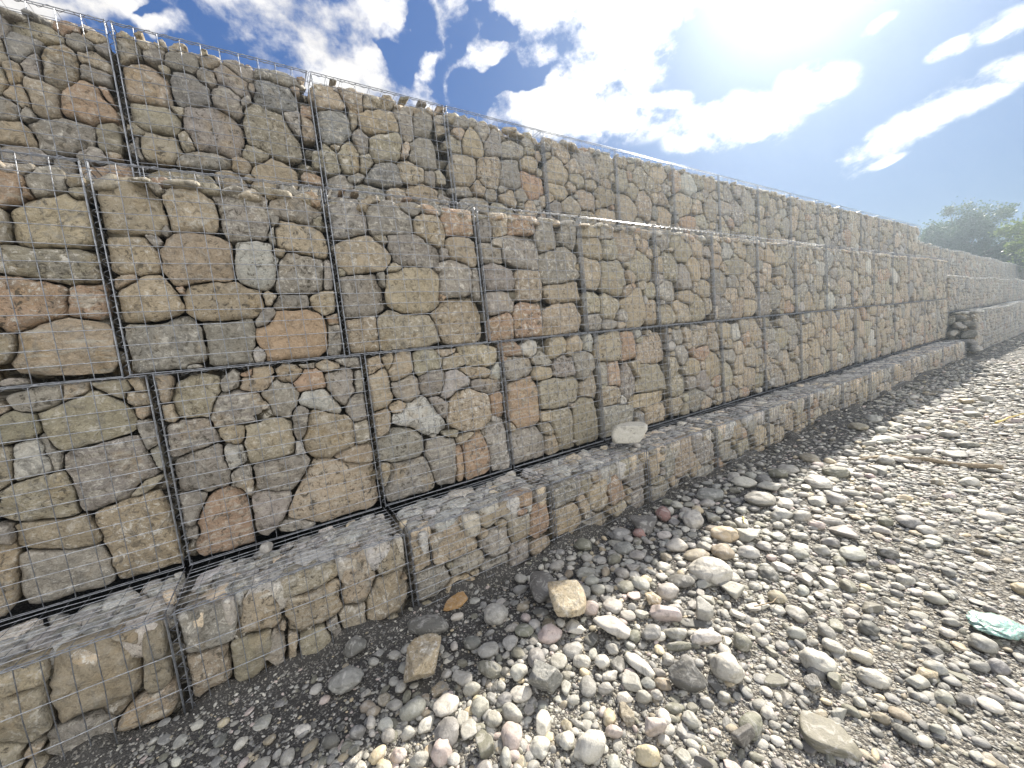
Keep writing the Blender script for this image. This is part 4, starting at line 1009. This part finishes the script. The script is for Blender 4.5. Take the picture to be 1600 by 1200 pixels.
# ------------------------------------------------------------------ loose stones
CC = dict(g=(.235, .23, .212), t=(.3, .26, .19), o=(.2, .193, .15), w=(.34, .327, .285), k=(.14, .136, .12), W=(.5, .475, .41), T=(.5, .42, .28), O=(.36, .22, .09), P=(.46, .385, .345), R=(.27, .16, .14), G=(.21, .19, .15))
CN = dict(g='mid grey', t='tan', o='olive', w='pale grey', k='dark grey', W='cream white', T='yellow tan', O='orange', P='pinkish', R='dull red', G='grey brown')
LOOSE = '''
941,378,90,81,65,125,T,a,large angular tan rock with bright streaked top  biggest loose rock before the foot gabions
1014,1122,95,79,63,154,T,a,blocky tan rock with sunlit white top beside a dark mottled boulder
1303,769,67,58,52,115,g,a,jagged grey rock with rust lower edge standing among pale pebbles
550,694,86,48,34,118,O,s,orange brown wedge of stone leaning against the wire of the foot gabion
798,1131,133,73,58,156,k,r,dark mottled grey boulder right behind the blocky tan rock
647,502,102,54,41,57,k,r,dark olive boulder half buried beside the gabion corner wires
579,145,53,46,36,51,k,r,dark smooth stone half buried below the foot gabion wire
817,809,62,56,44,50,w,r,round pale grey cobble right of the dark olive boulder
736,80,70,59,47,63,g,r,broad grey tan boulder at the left end of the cobble heap
1085,621,61,32,30,30,o,r,smooth olive cobble right of the large angular tan rock
1061,282,52,35,31,82,w,r,pale grey cobble touching the lower tip of the angular tan rock
897,630,34,45,29,153,k,r,dark upright cobble behind the smooth olive one
1128,514,25,33,25,153,w,r,pale oval cobble below the smooth olive cobble
1322,594,42,28,28,23,w,r,pinkish white round cobble near the jagged grey rock
1103,175,27,23,22,52,w,r,small white cobble on dark sand left of the cobble trail
1141,235,20,26,21,163,w,r,small white cobble with flat face on the cobble trail
1023,78,23,30,26,149,g,r,streaked grey cobble leaning at the left of the trail
997,-15,30,22,22,52,k,r,dark grey cobble on dark sand near the bottom edge
1250,357,50,43,37,123,g,r,speckled grey white boulder in the middle of the trail
1202,184,31,21,23,53,P,r,pinkish white cobble at the bottom edge of the photo
1265,241,34,24,24,73,w,r,white cobble at the bottom edge beside a pinkish one
1292,315,39,35,33,97,P,r,large pale pink cobble cluster stone near the bottom edge
1600,743,60,39,45,80,W,r,big lumpy white rock near the bottom middle
1734,875,43,28,32,53,T,r,tan lumpy cobble with cracked face near the bottom edge
1686,963,38,23,26,62,P,a,reddish pink angular cobble above the tan lumpy cobble
1607,852,32,19,21,52,P,r,small pink white round cobble beside the big lumpy white rock
1743,1102,30,27,23,-20,w,r,smooth white egg shaped cobble tilted on gravel
1890,1170,37,21,26,84,k,a,dark diamond shaped flat stone on light gravel
2038,1383,70,79,65,-43,G,s,wide flat grey brown slab lying flush in the gravel
2022,1314,26,21,18,-40,k,s,thin dark flat stone wedged beside the wide slab
1914,1688,56,50,37,27,W,r,large pale oval boulder with crease among the road cobbles
1930,1637,31,25,20,37,k,r,dark flat cobble in front of the creased pale boulder
1847,1499,45,27,23,51,o,s,flat olive grey stone lying between pale cobbles
1940,1565,30,27,21,30,g,a,brown grey cobble below the creased pale boulder
1984,1641,26,26,19,19,o,a,olive angular stone right of the brown grey cobble
2061,1765,47,37,26,-5,W,r,long smooth white cobble tilted down to the right
2002,1860,44,29,20,25,W,r,long white cobble behind the tilted smooth one
1915,1842,38,31,21,14,w,r,pale cream oval cobble on the road edge
1796,1804,33,38,26,-5,w,r,pale cream cobble left of the oval one
1866,1908,31,37,26,50,w,r,rounded cream cobble with pointed end
1873,2006,32,42,29,50,o,s,flat olive grey square stone in the gravel
1968,2063,34,41,26,-14,k,r,dark brown flat cobble near the square olive stone
1349,1897,94,83,56,64,W,r,large cream boulder with notch in the upper cobble band
1720,1385,67,55,45,23,W,r,large speckled cream boulder beside dark angular slabs
1634,1235,62,41,35,32,k,a,dark angular rock with raised ridge before the speckled boulder
1699,1307,42,20,16,-20,k,s,narrow dark slab leaning on the speckled cream boulder
1502,1543,103,29,22,38,k,s,long dark flat slab in the pale cobble band
1571,1472,63,32,27,57,W,r,bright white flat oval cobble below the long dark slab
1478,1401,49,31,25,50,w,r,pale round cobble left of the bright white oval one
1521,1357,57,19,16,57,o,r,low olive cobble below the pale round one
1682,1571,37,41,30,1,o,r,brown olive oval cobble in the middle band
1378,1452,58,39,29,19,P,a,pink cracked rock in the middle band
1271,1484,36,38,28,50,T,a,small orange tan block above the pink cracked rock
1285,1596,54,44,34,76,w,r,grey white cobble above the orange tan block
1473,1610,47,39,34,104,w,a,cream angular cobble beside the orange tan block
1016,1552,45,37,27,-10,w,r,pale cobble with dark band at the shadow edge
1161,1538,49,42,30,-10,w,r,pale long cobble at the shadow edge
1028,1345,35,41,25,135,w,r,small pale upright cobble near the blocky tan rock
950,1371,40,29,21,72,w,r,small pale cobble on dark soil near the boulder
1109,1210,45,43,33,50,P,r,pale pink cobble touching the blocky tan rock
1338,1123,32,25,21,11,w,r,white cobble on fine gravel below the pink rocks
1368,1032,29,31,26,-8,W,r,white pointed cobble on fine gravel
1465,952,29,20,20,52,w,r,small round pale cobble on fine gravel
1579,1041,22,29,23,138,w,r,pale cobble with tan side on fine gravel
1605,1088,18,24,18,127,w,r,small grey white cobble beside the tan sided one
1735,1212,18,23,17,121,w,r,upright pale oval cobble below the dark narrow slab
1763,1283,24,18,17,52,w,r,pale round cobble right of the upright oval one
935,2379,66,86,52,46,W,r,bright round cobble beside the gabion foot
666,1914,74,63,36,66,g,r,grey flat round cobble close to the gabion foot
824,1777,63,55,33,47,g,r,speckled grey cobble in the gabion shade
721,2093,94,85,46,5,k,a,dark green grey angular cobble at the gabion foot
708,2335,56,73,42,45,R,r,dull purple red cobble at the gabion foot
775,1993,41,46,25,47,R,r,small rust red cobble in front of the dark green one
791,2818,88,107,48,17,g,r,grey brown cobble touching the gabion foot wire
846,3226,92,85,35,28,W,r,pale flat cobble at the far end of the heap
928,3394,55,72,39,43,g,r,grey cobble beside the pale flat one
1097,2953,99,99,48,-33,w,r,pale tan leaning cobble in the heap
1296,2831,53,69,38,-26,w,r,cream cobble right of the leaning one
1390,2902,46,60,37,-9,w,r,pink white cobble next to a cream cobble
1237,3583,83,104,41,43,W,r,bright white flat topped boulder past the heap
1252,3919,78,102,47,-26,o,r,olive rounded boulder just below the stick end
952,4193,81,106,39,40,t,r,tan flat cobble left of the driftwood stick
931,5989,78,102,44,33,w,r,pale cobble on the far heap at the shadow edge
915,5533,86,112,42,35,t,r,tan low cobble on the far heap at the shadow edge
1195,5288,90,117,33,-14,w,r,pale flat cobble on the far heap
957,3728,67,87,41,-37,w,r,small pale cobble behind the white boulder
2232,1847,23,26,18,-9,w,r,long cream pebble on the gravel at lower right
2246,1683,21,18,13,21,w,r,pale pebble near the lower right corner
2083,2516,41,40,22,13,w,r,pale grey oval cobble right of the road middle
1964,2607,36,40,21,-4,w,r,pale flat cobble on the road
1888,2129,31,27,17,31,W,r,bright white small cobble near the square olive stone
1810,2344,35,39,23,49,o,r,olive grey cobble in the upper road gravel
2089,3766,58,60,23,-14,W,r,white long boulder lying far right on the road
2310,2854,38,46,24,49,T,r,tan cobble cut by the right edge
2315,2166,27,35,22,-21,g,r,grey tan flat cobble near the right edge
2243,2015,27,18,12,-1,o,s,flat olive pebble right of the pale boulder
'''
placed = []          # x, y, r
def put_rock(x, y, a, b, h, yaw, colk, kind, sub, label, group=None, z=None, sink=.3, name='cobble', cat='stone', g=rng):
    P, F = rock(sub, kind, (a, b, h), yaw, 0, g)
    zz = (float(gheight(np.array([x]), np.array([y]))[0]) if z is None else z)+h*(1-sink)
    col = jit(CC[colk], .1, g)
    o = link(name, mesh_np(name, P, F, np.broadcast_to(col, (len(P), 3))), M_ANG if kind == 'a' and colk in 'tTgO' else M_COB, None, (x, y, zz), label=label, category=cat)
    if group: o['group'] = group
    placed.append((x, y, max(a, b)*.9)); return o
for ln in LOOSE.strip().splitlines():
    q = ln.split(',', 8); x, y, a, b, h, yaw = [int(v) for v in q[:6]]
    kind = q[7]; big = a > 60
    h_ = h/1000*(.35 if kind == 's' else (1.25 if kind == 'a' else 1))
    put_rock(x/1000, y/1000, a/1000, b/1000, h_, R(yaw), q[6], kind, 4 if big else 3, q[8], name='loose_rock' if kind != 'r' else 'cobble', cat='rock' if kind != 'r' else 'cobble', sink=.12 if kind == 'a' else (.3 if kind == 'r' else .45))
# rocks lying on the ledge of the foot row
put_rock(.30, 2.50, .125, .10, .098, R(70), 'W', 'a', 4, 'blocky pale rock sitting alone on the wire ledge of the foot row', z=.012, sink=.0, name='loose_rock', cat='rock')
put_rock(.16, -.17, .036, .03, .028, 0, 'w', 'a', 3, 'small pale stone resting on the ledge against the wall', z=.012, sink=.0, name='loose_rock', cat='rock')
put_rock(.40, 2.46, .03, .025, .02, 0, 'w', 'r', 2, 'small pale pebble on the ledge just before the blocky rock', z=.012, sink=.0, name='pebble', cat='pebble')
placed = placed[:-3]+[(2.276, 2.43, .1)]
# rubble in the gap at the end of the foot row
RW_ = ['lowest inner', 'lowest outer', 'second inner', 'second outer', 'middle', 'upper outer', 'upper inner', 'topmost', 'outermost']
for k, (x, y, z, r_) in enumerate(((.08, 14.7, -.15, .14), (.36, 14.72, -.2, .15), (.1, 14.78, .1, .13), (.33, 14.85, .06, .13), (.2, 14.88, .28, .12), (.36, 14.93, .3, .10), (.05, 14.9, .40, .11), (.2, 14.95, .48, .10), (.55, 14.5, -.3, .11))):
    put_rock(x, y, r_, r_*.8, r_*.85, k*1.3, 'gkgkgkgkg'[k], 'a', 3, RW_[k]+' rock of the rubble in the gap between both wall sections', z=z-r_*.7, sink=0, name='rubble_rock', cat='rock', group='rubble in the gap between the wall sections')

def view(x, y, z):
    d = np.stack([x, y, z], -1)-CAM; w = d@cf
    return 800+FPX*(d@cr)/w, 600-FPX*(d@cu)/w, w
# scatter: cobbles in a band along the wall, thinning towards the road
cell = {}
def free(x, y, r):
    ci, cj = int(x//.2), int(y//.2)
    for a in (-1, 0, 1):
        for b in (-1, 0, 1):
            for q in cell.get((ci+a, cj+b), ()):
                if (q[0]-x)**2+(q[1]-y)**2 < ((q[2]+r)*.86)**2: return False
    return True
def occ(x, y, r): cell.setdefault((int(x//.2), int(y//.2)), []).append((x, y, r))
for p in placed: occ(*p)
def density(x, y):
    """how thickly cobbles lie"""
    e = .42*math.exp(-((y-.2)/.9)**2) if y < 1.2 else 0
    c0 = 1.22+.04*math.sin(y*2)                         # middle of the trail
    if y < .9: c0 = 1.1+.16*y; wd = .30
    elif y < 3.7: c0 = 1.15; wd = .62
    elif y < 4.5: c0 = 1.22; wd = .5
    else: c0 = 1.25; wd = .55
    d = math.exp(-((x-c0)/wd)**2)
    if x < .95 and y < 1.0: d *= .35
    if y < .12: d *= .12 if x < 1.3 else .5
    if 3.9 < y < 7.2 and x < 1.02: d *= .1
    if y > 2 and x > 1.0: d = max(d, .35*math.exp(-((x-1.6)/.8)**2))
    return max(d, .12 if x > 1.2 else .05)
CK = list('wwWgtoPkT'); CKP = np.array([.3, .18, .16, .12, .06, .08, .03, .04, .04]); CKP = CKP/CKP.sum()
cob = []
for r0, r1, tries in ((.05, .08, 1100), (.034, .05, 5500), (.024, .034, 11000), (.016, .024, 12000)):
    for _ in range(tries):
        y = 10**rng.uniform(0, math.log10(15))-2.2 if rng.random() < .8 else rng.uniform(-1, 8); x = rng.uniform(.56, 2.9)
        if rng.random() > density(x, y)**(2. if r0 > .03 else 1.)*(.35 if r0 >= .05 and y < .9 else 1): continue
        r = rng.uniform(r0, r1)
        if not free(x, y, r): continue
        occ(x, y, r); cob.append((x, y, r))
X_ = np.array([c[0] for c in cob]); Y_ = np.array([c[1] for c in cob]); R_ = np.array([c[2] for c in cob])
ZG = gheight(X_, Y_); u_, v_, w_ = view(X_, Y_, ZG)
vis = (w_ > .2) & (u_ > -10) & (u_ < 1610) & (v_ < 1215)
size = np.where(vis, R_/np.maximum(w_, .1), 0); order = np.argsort(-size); ind = set(order[:190].tolist())
rest = Bag(); names_used = {}
def foot_index(y):
    k = min(max(int(math.floor(y+.508)), -1), 14); return ORD[k+1]
indinfo = []
for n in range(len(cob)):
    x, y, r = cob[n]; k = str(rng.choice(CK, p=CKP)); g = rng
    asp = g.uniform(.62, .95); hh = g.uniform(.3, .62); kind = 'a' if g.random() < .25 else 'r'
    yaw = g.uniform(0, 3.14); w = w_[n]
    sub = 3 if size[n] > .012 else 2
    if w > 6: sub = 1
    if n in ind: indinfo.append((n, k, kind, asp, hh, yaw)); continue
    if w < .05 and y < -1.2: continue
    P, F = rock(sub, kind, (r, r*asp, r*hh), yaw, 0, g)
    rest.add(P+[x, y, ZG[n]+r*hh*g.uniform(.45, .9)], F, jit(CC[k], .18, g))
link('river_cobbles', rest.mesh('river_cobbles'), M_COB, kind='stuff', label='pale river cobbles strewn along the foot of the wall', category='cobbles')
# the ones that show largest: each a thing of its own
indinfo.sort(key=lambda q: (cob[q[0]][0]))
cnt = {}
for n, k, kind, asp, hh, yaw in indinfo:
    x, y, r = cob[n]; key = (CN[k], foot_index(y)); cnt[key] = cnt.get(key, 0)+1
    sz = 'small' if r < .036 else ('large' if r > .055 else 'fist sized')
    lab = f'{key[0]} cobble by {key[1]} foot gabion, {ORD[min(cnt[key]-1, 20)]} {key[0]} one from the wall'
    put_rock(x, y, r, r*asp, r*hh, yaw, k, kind, 3, ' '.join(lab.split()), 'river cobbles strewn before the wall', sink=rng.uniform(.1, .5), cat='cobble')

# gravel of the road: countless pebbles
def pebbles(n, xr, yf, rr, sub, pdens, seed):
    g = np.random.default_rng(seed); b = Bag(); D, F = ICO[sub]
    x = g.uniform(*xr, n); y = yf(g, n); keep = g.random(n) < pdens(x, y)
    r = rr[0]+(rr[1]-rr[0])*g.random(n)**2.2
    z = gheight(x, y); u, v, w = view(x, y, z); keep &= (w > .25) & (u > -60) & (u < 1680) & (v < 1240) & (x > .475+r)
    x, y, z, r = x[keep], y[keep], z[keep], r[keep]; n = len(x)
    yaw = g.uniform(0, math.pi, n); asp = g.uniform(.55, .95, n); hh = g.uniform(.22, .5, n)
    A = g.normal(size=(n, 3))*.5; q = np.sin(D[None]@np.array([[2.1, .3, .4], [.2, 1.9, .5], [.3, .1, 2.2]])+g.uniform(0, 6, (n, 1, 3))).sum(2)
    P = D[None]*(1+.10*q)[..., None]; P = P*np.stack([r, r*asp, r*hh], 1)[:, None]
    tl = g.normal(size=n)*.25; ct, st = np.cos(tl)[:, None], np.sin(tl)[:, None]
    P = np.stack([P[..., 0]*ct-P[..., 2]*st, P[..., 1], P[..., 0]*st+P[..., 2]*ct], -1)
    c, s = np.cos(yaw)[:, None], np.sin(yaw)[:, None]
    P = np.stack([P[..., 0]*c-P[..., 1]*s+x[:, None], P[..., 0]*s+P[..., 1]*c+y[:, None], P[..., 2]+(z+r*hh*g.uniform(.0, .75, n))[:, None]], -1)
    kk = g.choice(len(CK), n, p=CKP2); col = np.array([CC[k] for k in CK])[kk]*(1+g.uniform(-.2, .2, (n, 1)))
    m = len(D); FF = (F[None]+(np.arange(n)*m)[:, None, None]).reshape(-1, 3)
    b.add(P.reshape(-1, 3), FF, np.repeat(col, m, 0)); return b
CKP2 = np.array([.2, .14, .08, .22, .08, .12, .06, .08, .02]); CKP2 = CKP2/CKP2.sum()
def pd_near(x, y): return np.where(x < 1.0, np.where(y < .8, .16, .5), 1.)*np.where((x < 1.1) & (y > 3.9) & (y < 7), .3, 1)
ylog = lambda lo, hi, o: (lambda g, n: np.exp(g.uniform(math.log(lo+o), math.log(hi+o), n))-o)
pb = [pebbles(16000, (.5, 3.4), ylog(-1.2, 6, 1.7), (.010, .026), 2, pd_near, 1),
      pebbles(60000, (.5, 3.2), ylog(-1.2, 4.5, 1.7), (.004, .011), 1, lambda x, y: np.where(x < 1., .35, 1.), 2),
      pebbles(60000, (.5, 6), ylog(3.5, 26, .0), (.009, .026), 1, lambda x, y: np.where((x < 1.0) & (y < 7), .3, 1.), 3),
      pebbles(14000, (.5, 7), ylog(7, 45, .0), (.02, .05), 1, lambda x, y: .7+0*x, 4)]
for nm, b in zip(('gravel', 'gravel', 'gravel', 'gravel'), pb): link(nm, b.mesh(nm), M_COB, kind='stuff', label='grey and cream pebble gravel covering the track', category='gravel')

# ------------------------------------------------------------------ stick, twigs, scrap
def stick(name, pts, r0, r1, mat, label, cat, z=.012):
    P = np.array([[x, y, 0] for x, y in pts], float); t = np.linspace(0, len(P)-1, len(P)*6)
    Q = np.stack([np.interp(t, np.arange(len(P)), P[:, k]) for k in range(3)], 1)
    Q = (Q+np.roll(Q, 1, 0)*0+0); Q[:, 2] = gheight(Q[:, 0], Q[:, 1])+z+.004*np.sin(t*2.3)
    Q[:, :2] += .004*np.stack([np.sin(t*3.1), np.cos(t*2.2)], 1)
    rr = np.linspace(r0, r1, len(Q))*(1+.12*np.sin(t*4)); c = Q.mean(0)
    b = Bag(); V, F = tube(Q-c, rr, 7); b.add(V, F); n = len(Q)
    b.add((Q[:1]-c), np.zeros((0, 3), int)); b.add((Q[-1:]-c), np.zeros((0, 3), int)); k = 7; e0, e1 = len(V), len(V)+1
    b.F.setdefault(3, []).append(np.array([(e0, (j+1) % k, j) for j in range(k)]+[(e1, (n-1)*k+j, (n-1)*k+(j+1) % k) for j in range(k)]))
    return link(name, b.mesh(name), mat, None, c, label=label, category=cat)
M_WOOD = plain('bleached_driftwood', (.34, .27, .18), .8, bump=(60, .004))
M_TWIG = plain('yellow_reed', (.55, .42, .12), .6, bump=(50, .002))
stick('driftwood_stick', [(1.24, 4.45), (1.33, 4.60), (1.425, 4.74), (1.56, 4.80), (1.69, 4.82), (1.86, 4.84), (2.02, 4.89)], .010, .022, M_WOOD, 'long bleached driftwood stick lying across the gravel road', 'stick', .03)
stick('twig', [(1.80, 6.40), (1.815, 6.62), (1.83, 6.9), (1.93, 7.15)], .012, .006, M_TWIG, 'short curved yellow twig near the right edge of the road', 'twig', .06)
stick('twig', [(1.17, 2.57), (1.20, 2.53), (1.235, 2.49)], .006, .002, M_TWIG, 'small yellow reed stalk among the cobbles before the wall', 'twig', .06)
stick('twig', [(1.62, 1.80), (1.66, 1.90), (1.655, 1.98)], .003, .0015, M_WOOD, 'thin pale twig standing among road cobbles', 'twig', .04)
D, F = ICO[4]; P = D*(1+.16*fbm(D*2.2+4, 3)+.05*fbm(D*7, 2))[:, None]*[.085, .075, .02]
M_SCRAP = plain('turquoise_plastic', (.26, .41, .36), .4, bump=(35, .01)); M_SCRAP.node_tree.nodes['Principled BSDF'].inputs['Subsurface Weight'].default_value = .2
link('plastic_scrap', mesh_np('plastic_scrap', P@rotz(R(40)).T, F), M_SCRAP, None, (2.276, 2.43, float(gheight(np.array([2.276]), np.array([2.43]))[0])+.03), label='crumpled pale turquoise plastic scrap lying on the gravel at right', category='scrap')

# ------------------------------------------------------------------ trees
def leaf_mat(name, c1, c2):
    m = bpy.data.materials.new(name); m.use_nodes = True; t = m.node_tree; b = t.nodes['Principled BSDF']
    n = nd(t, 'ShaderNodeTexNoise'); g = nd(t, 'ShaderNodeNewGeometry'); t.links.new(g.outputs['Position'], n.inputs['Vector']); n.inputs['Scale'].default_value = 1.4; n.inputs['Detail'].default_value = 4
    t.links.new(mixc(t, rng_(t, n.outputs[0], .35, .65), c1, c2), b.inputs['Base Color']); b.inputs['Roughness'].default_value = .55
    tr = nd(t, 'ShaderNodeBsdfTranslucent'); tr.inputs[0].default_value = (c2[0]*1.6, c2[1]*1.8, c2[2], 1)
    ms = nd(t, 'ShaderNodeMixShader'); ms.inputs[0].default_value = .3
    t.links.new(b.outputs[0], ms.inputs[1]); t.links.new(tr.outputs[0], ms.inputs[2]); t.links.new(ms.outputs[0], t.nodes['Material Output'].inputs[0])
    return m
M_LEAF = leaf_mat('dark_foliage', (.018, .034, .016), (.04, .068, .026)); M_LEAF2 = leaf_mat('olive_foliage', (.08, .11, .04), (.14, .17, .07))
M_BARK = plain('bark', (.12, .09, .06), .9, bump=(8, .03))
def tree(x, y, z0, H, Rc, zc, hz, nclump, nleaf, mat, label, seed, name='tree'):
    g = np.random.default_rng(seed); root = link(name, None, None, None, (x, y, z0), label=label, category='tree', group='trees beyond the end of the wall')
    b = Bag(); b.add(*tube([(0, 0, -.9), (.1, 0, H*.2), (0, .1, H*.45), (.1, 0, H*.8)], np.array([.32, .25, .18, .05])*H/9, 8))
    C_ = []
    for k in range(nclump):
        d = g.normal(size=3); d /= np.linalg.norm(d); rr = g.uniform(.2, 1.)**.7
        c = np.array([d[0]*Rc*rr, d[1]*Rc*rr, zc+d[2]*hz*rr]); C_.append(c)
        if k % 3 == 0:
            s_ = np.array([0, .05, H*g.uniform(.2, .5)]); m_ = (s_+c)/2+[0, 0, .3]; b.add(*tube([s_, m_, c], np.array([.1, .06, .02])*H/9, 5))
    link('trunk', b.mesh('trunk'), M_BARK, root)
    C_ = np.array(C_); cid = g.integers(0, nclump, nleaf); cs = g.uniform(.45, 1., nclump)*Rc*.24
    off = g.normal(size=(nleaf, 3)); off *= (np.abs(g.normal(size=(nleaf, 1)))*.5+.35)/np.linalg.norm(off, axis=1)[:, None]
    P = C_[cid]+off*cs[cid][:, None]; s = g.uniform(.09, .17, nleaf)*Rc/4.5
    a = g.normal(size=(nleaf, 3)); a /= np.linalg.norm(a, axis=1)[:, None]; b_ = np.cross(a, g.normal(size=(nleaf, 3))); b_ /= np.linalg.norm(b_, axis=1)[:, None]
    V = np.stack([P-a*s[:, None], P+b_*s[:, None]*.5, P+a*s[:, None], P-b_*s[:, None]*.5], 1).reshape(-1, 3)
    link('crown', mesh_np('crown', V, np.arange(nleaf*4).reshape(-1, 4), None, False), mat, root)
tree(-3.25, 38, .1, 6.4, 2.45, 3.8, 2.85, 110, 42000, M_LEAF, 'tall round dark tree standing free above the end of the wall', 1)
tree(-.75, 39, .1, 4.8, 2.1, 2.9, 2.1, 80, 26000, M_LEAF, 'lower dark bushy tree right of the tall round one', 2)
tree(.95, 32, .1, 5.7, 2.3, 3.2, 2.5, 80, 26000, M_LEAF2, 'sunlit olive green tree cut by the right photo edge', 3)
tree(.3, 47, .1, 4.3, 3.2, 2.1, 2.1, 60, 15000, M_LEAF, 'wide dark thicket filling the gap behind the trees', 5)

# ------------------------------------------------------------------ air
def haze():
    x0, x1, y0, y1, z0, z1 = gx[0]-5, gx[-1]+5, gy[0]-5, gy[-1]+5, -2.6, 7.4
    V = np.array([(x, y, z) for x in (x0, x1) for y in (y0, y1) for z in (z0, z1)])
    F = np.array([(0, 1, 3, 2), (4, 6, 7, 5), (0, 4, 5, 1), (2, 3, 7, 6), (1, 5, 7, 3), (0, 2, 6, 4)])
    m = bpy.data.materials.new('haze'); m.use_nodes = True; t = m.node_tree; t.nodes.clear()
    o = nd(t, 'ShaderNodeOutputMaterial'); v = nd(t, 'ShaderNodeVolumePrincipled')
    v.inputs['Color'].default_value = (.72, .87, 1, 1); v.inputs['Density'].default_value = HAZE; v.inputs['Anisotropy'].default_value = .72
    t.links.new(v.outputs[0], o.inputs['Volume'])
    h = link('haze', mesh_np('haze', V, F, None, False), m, kind='stuff')
HAZE = .0046
haze()
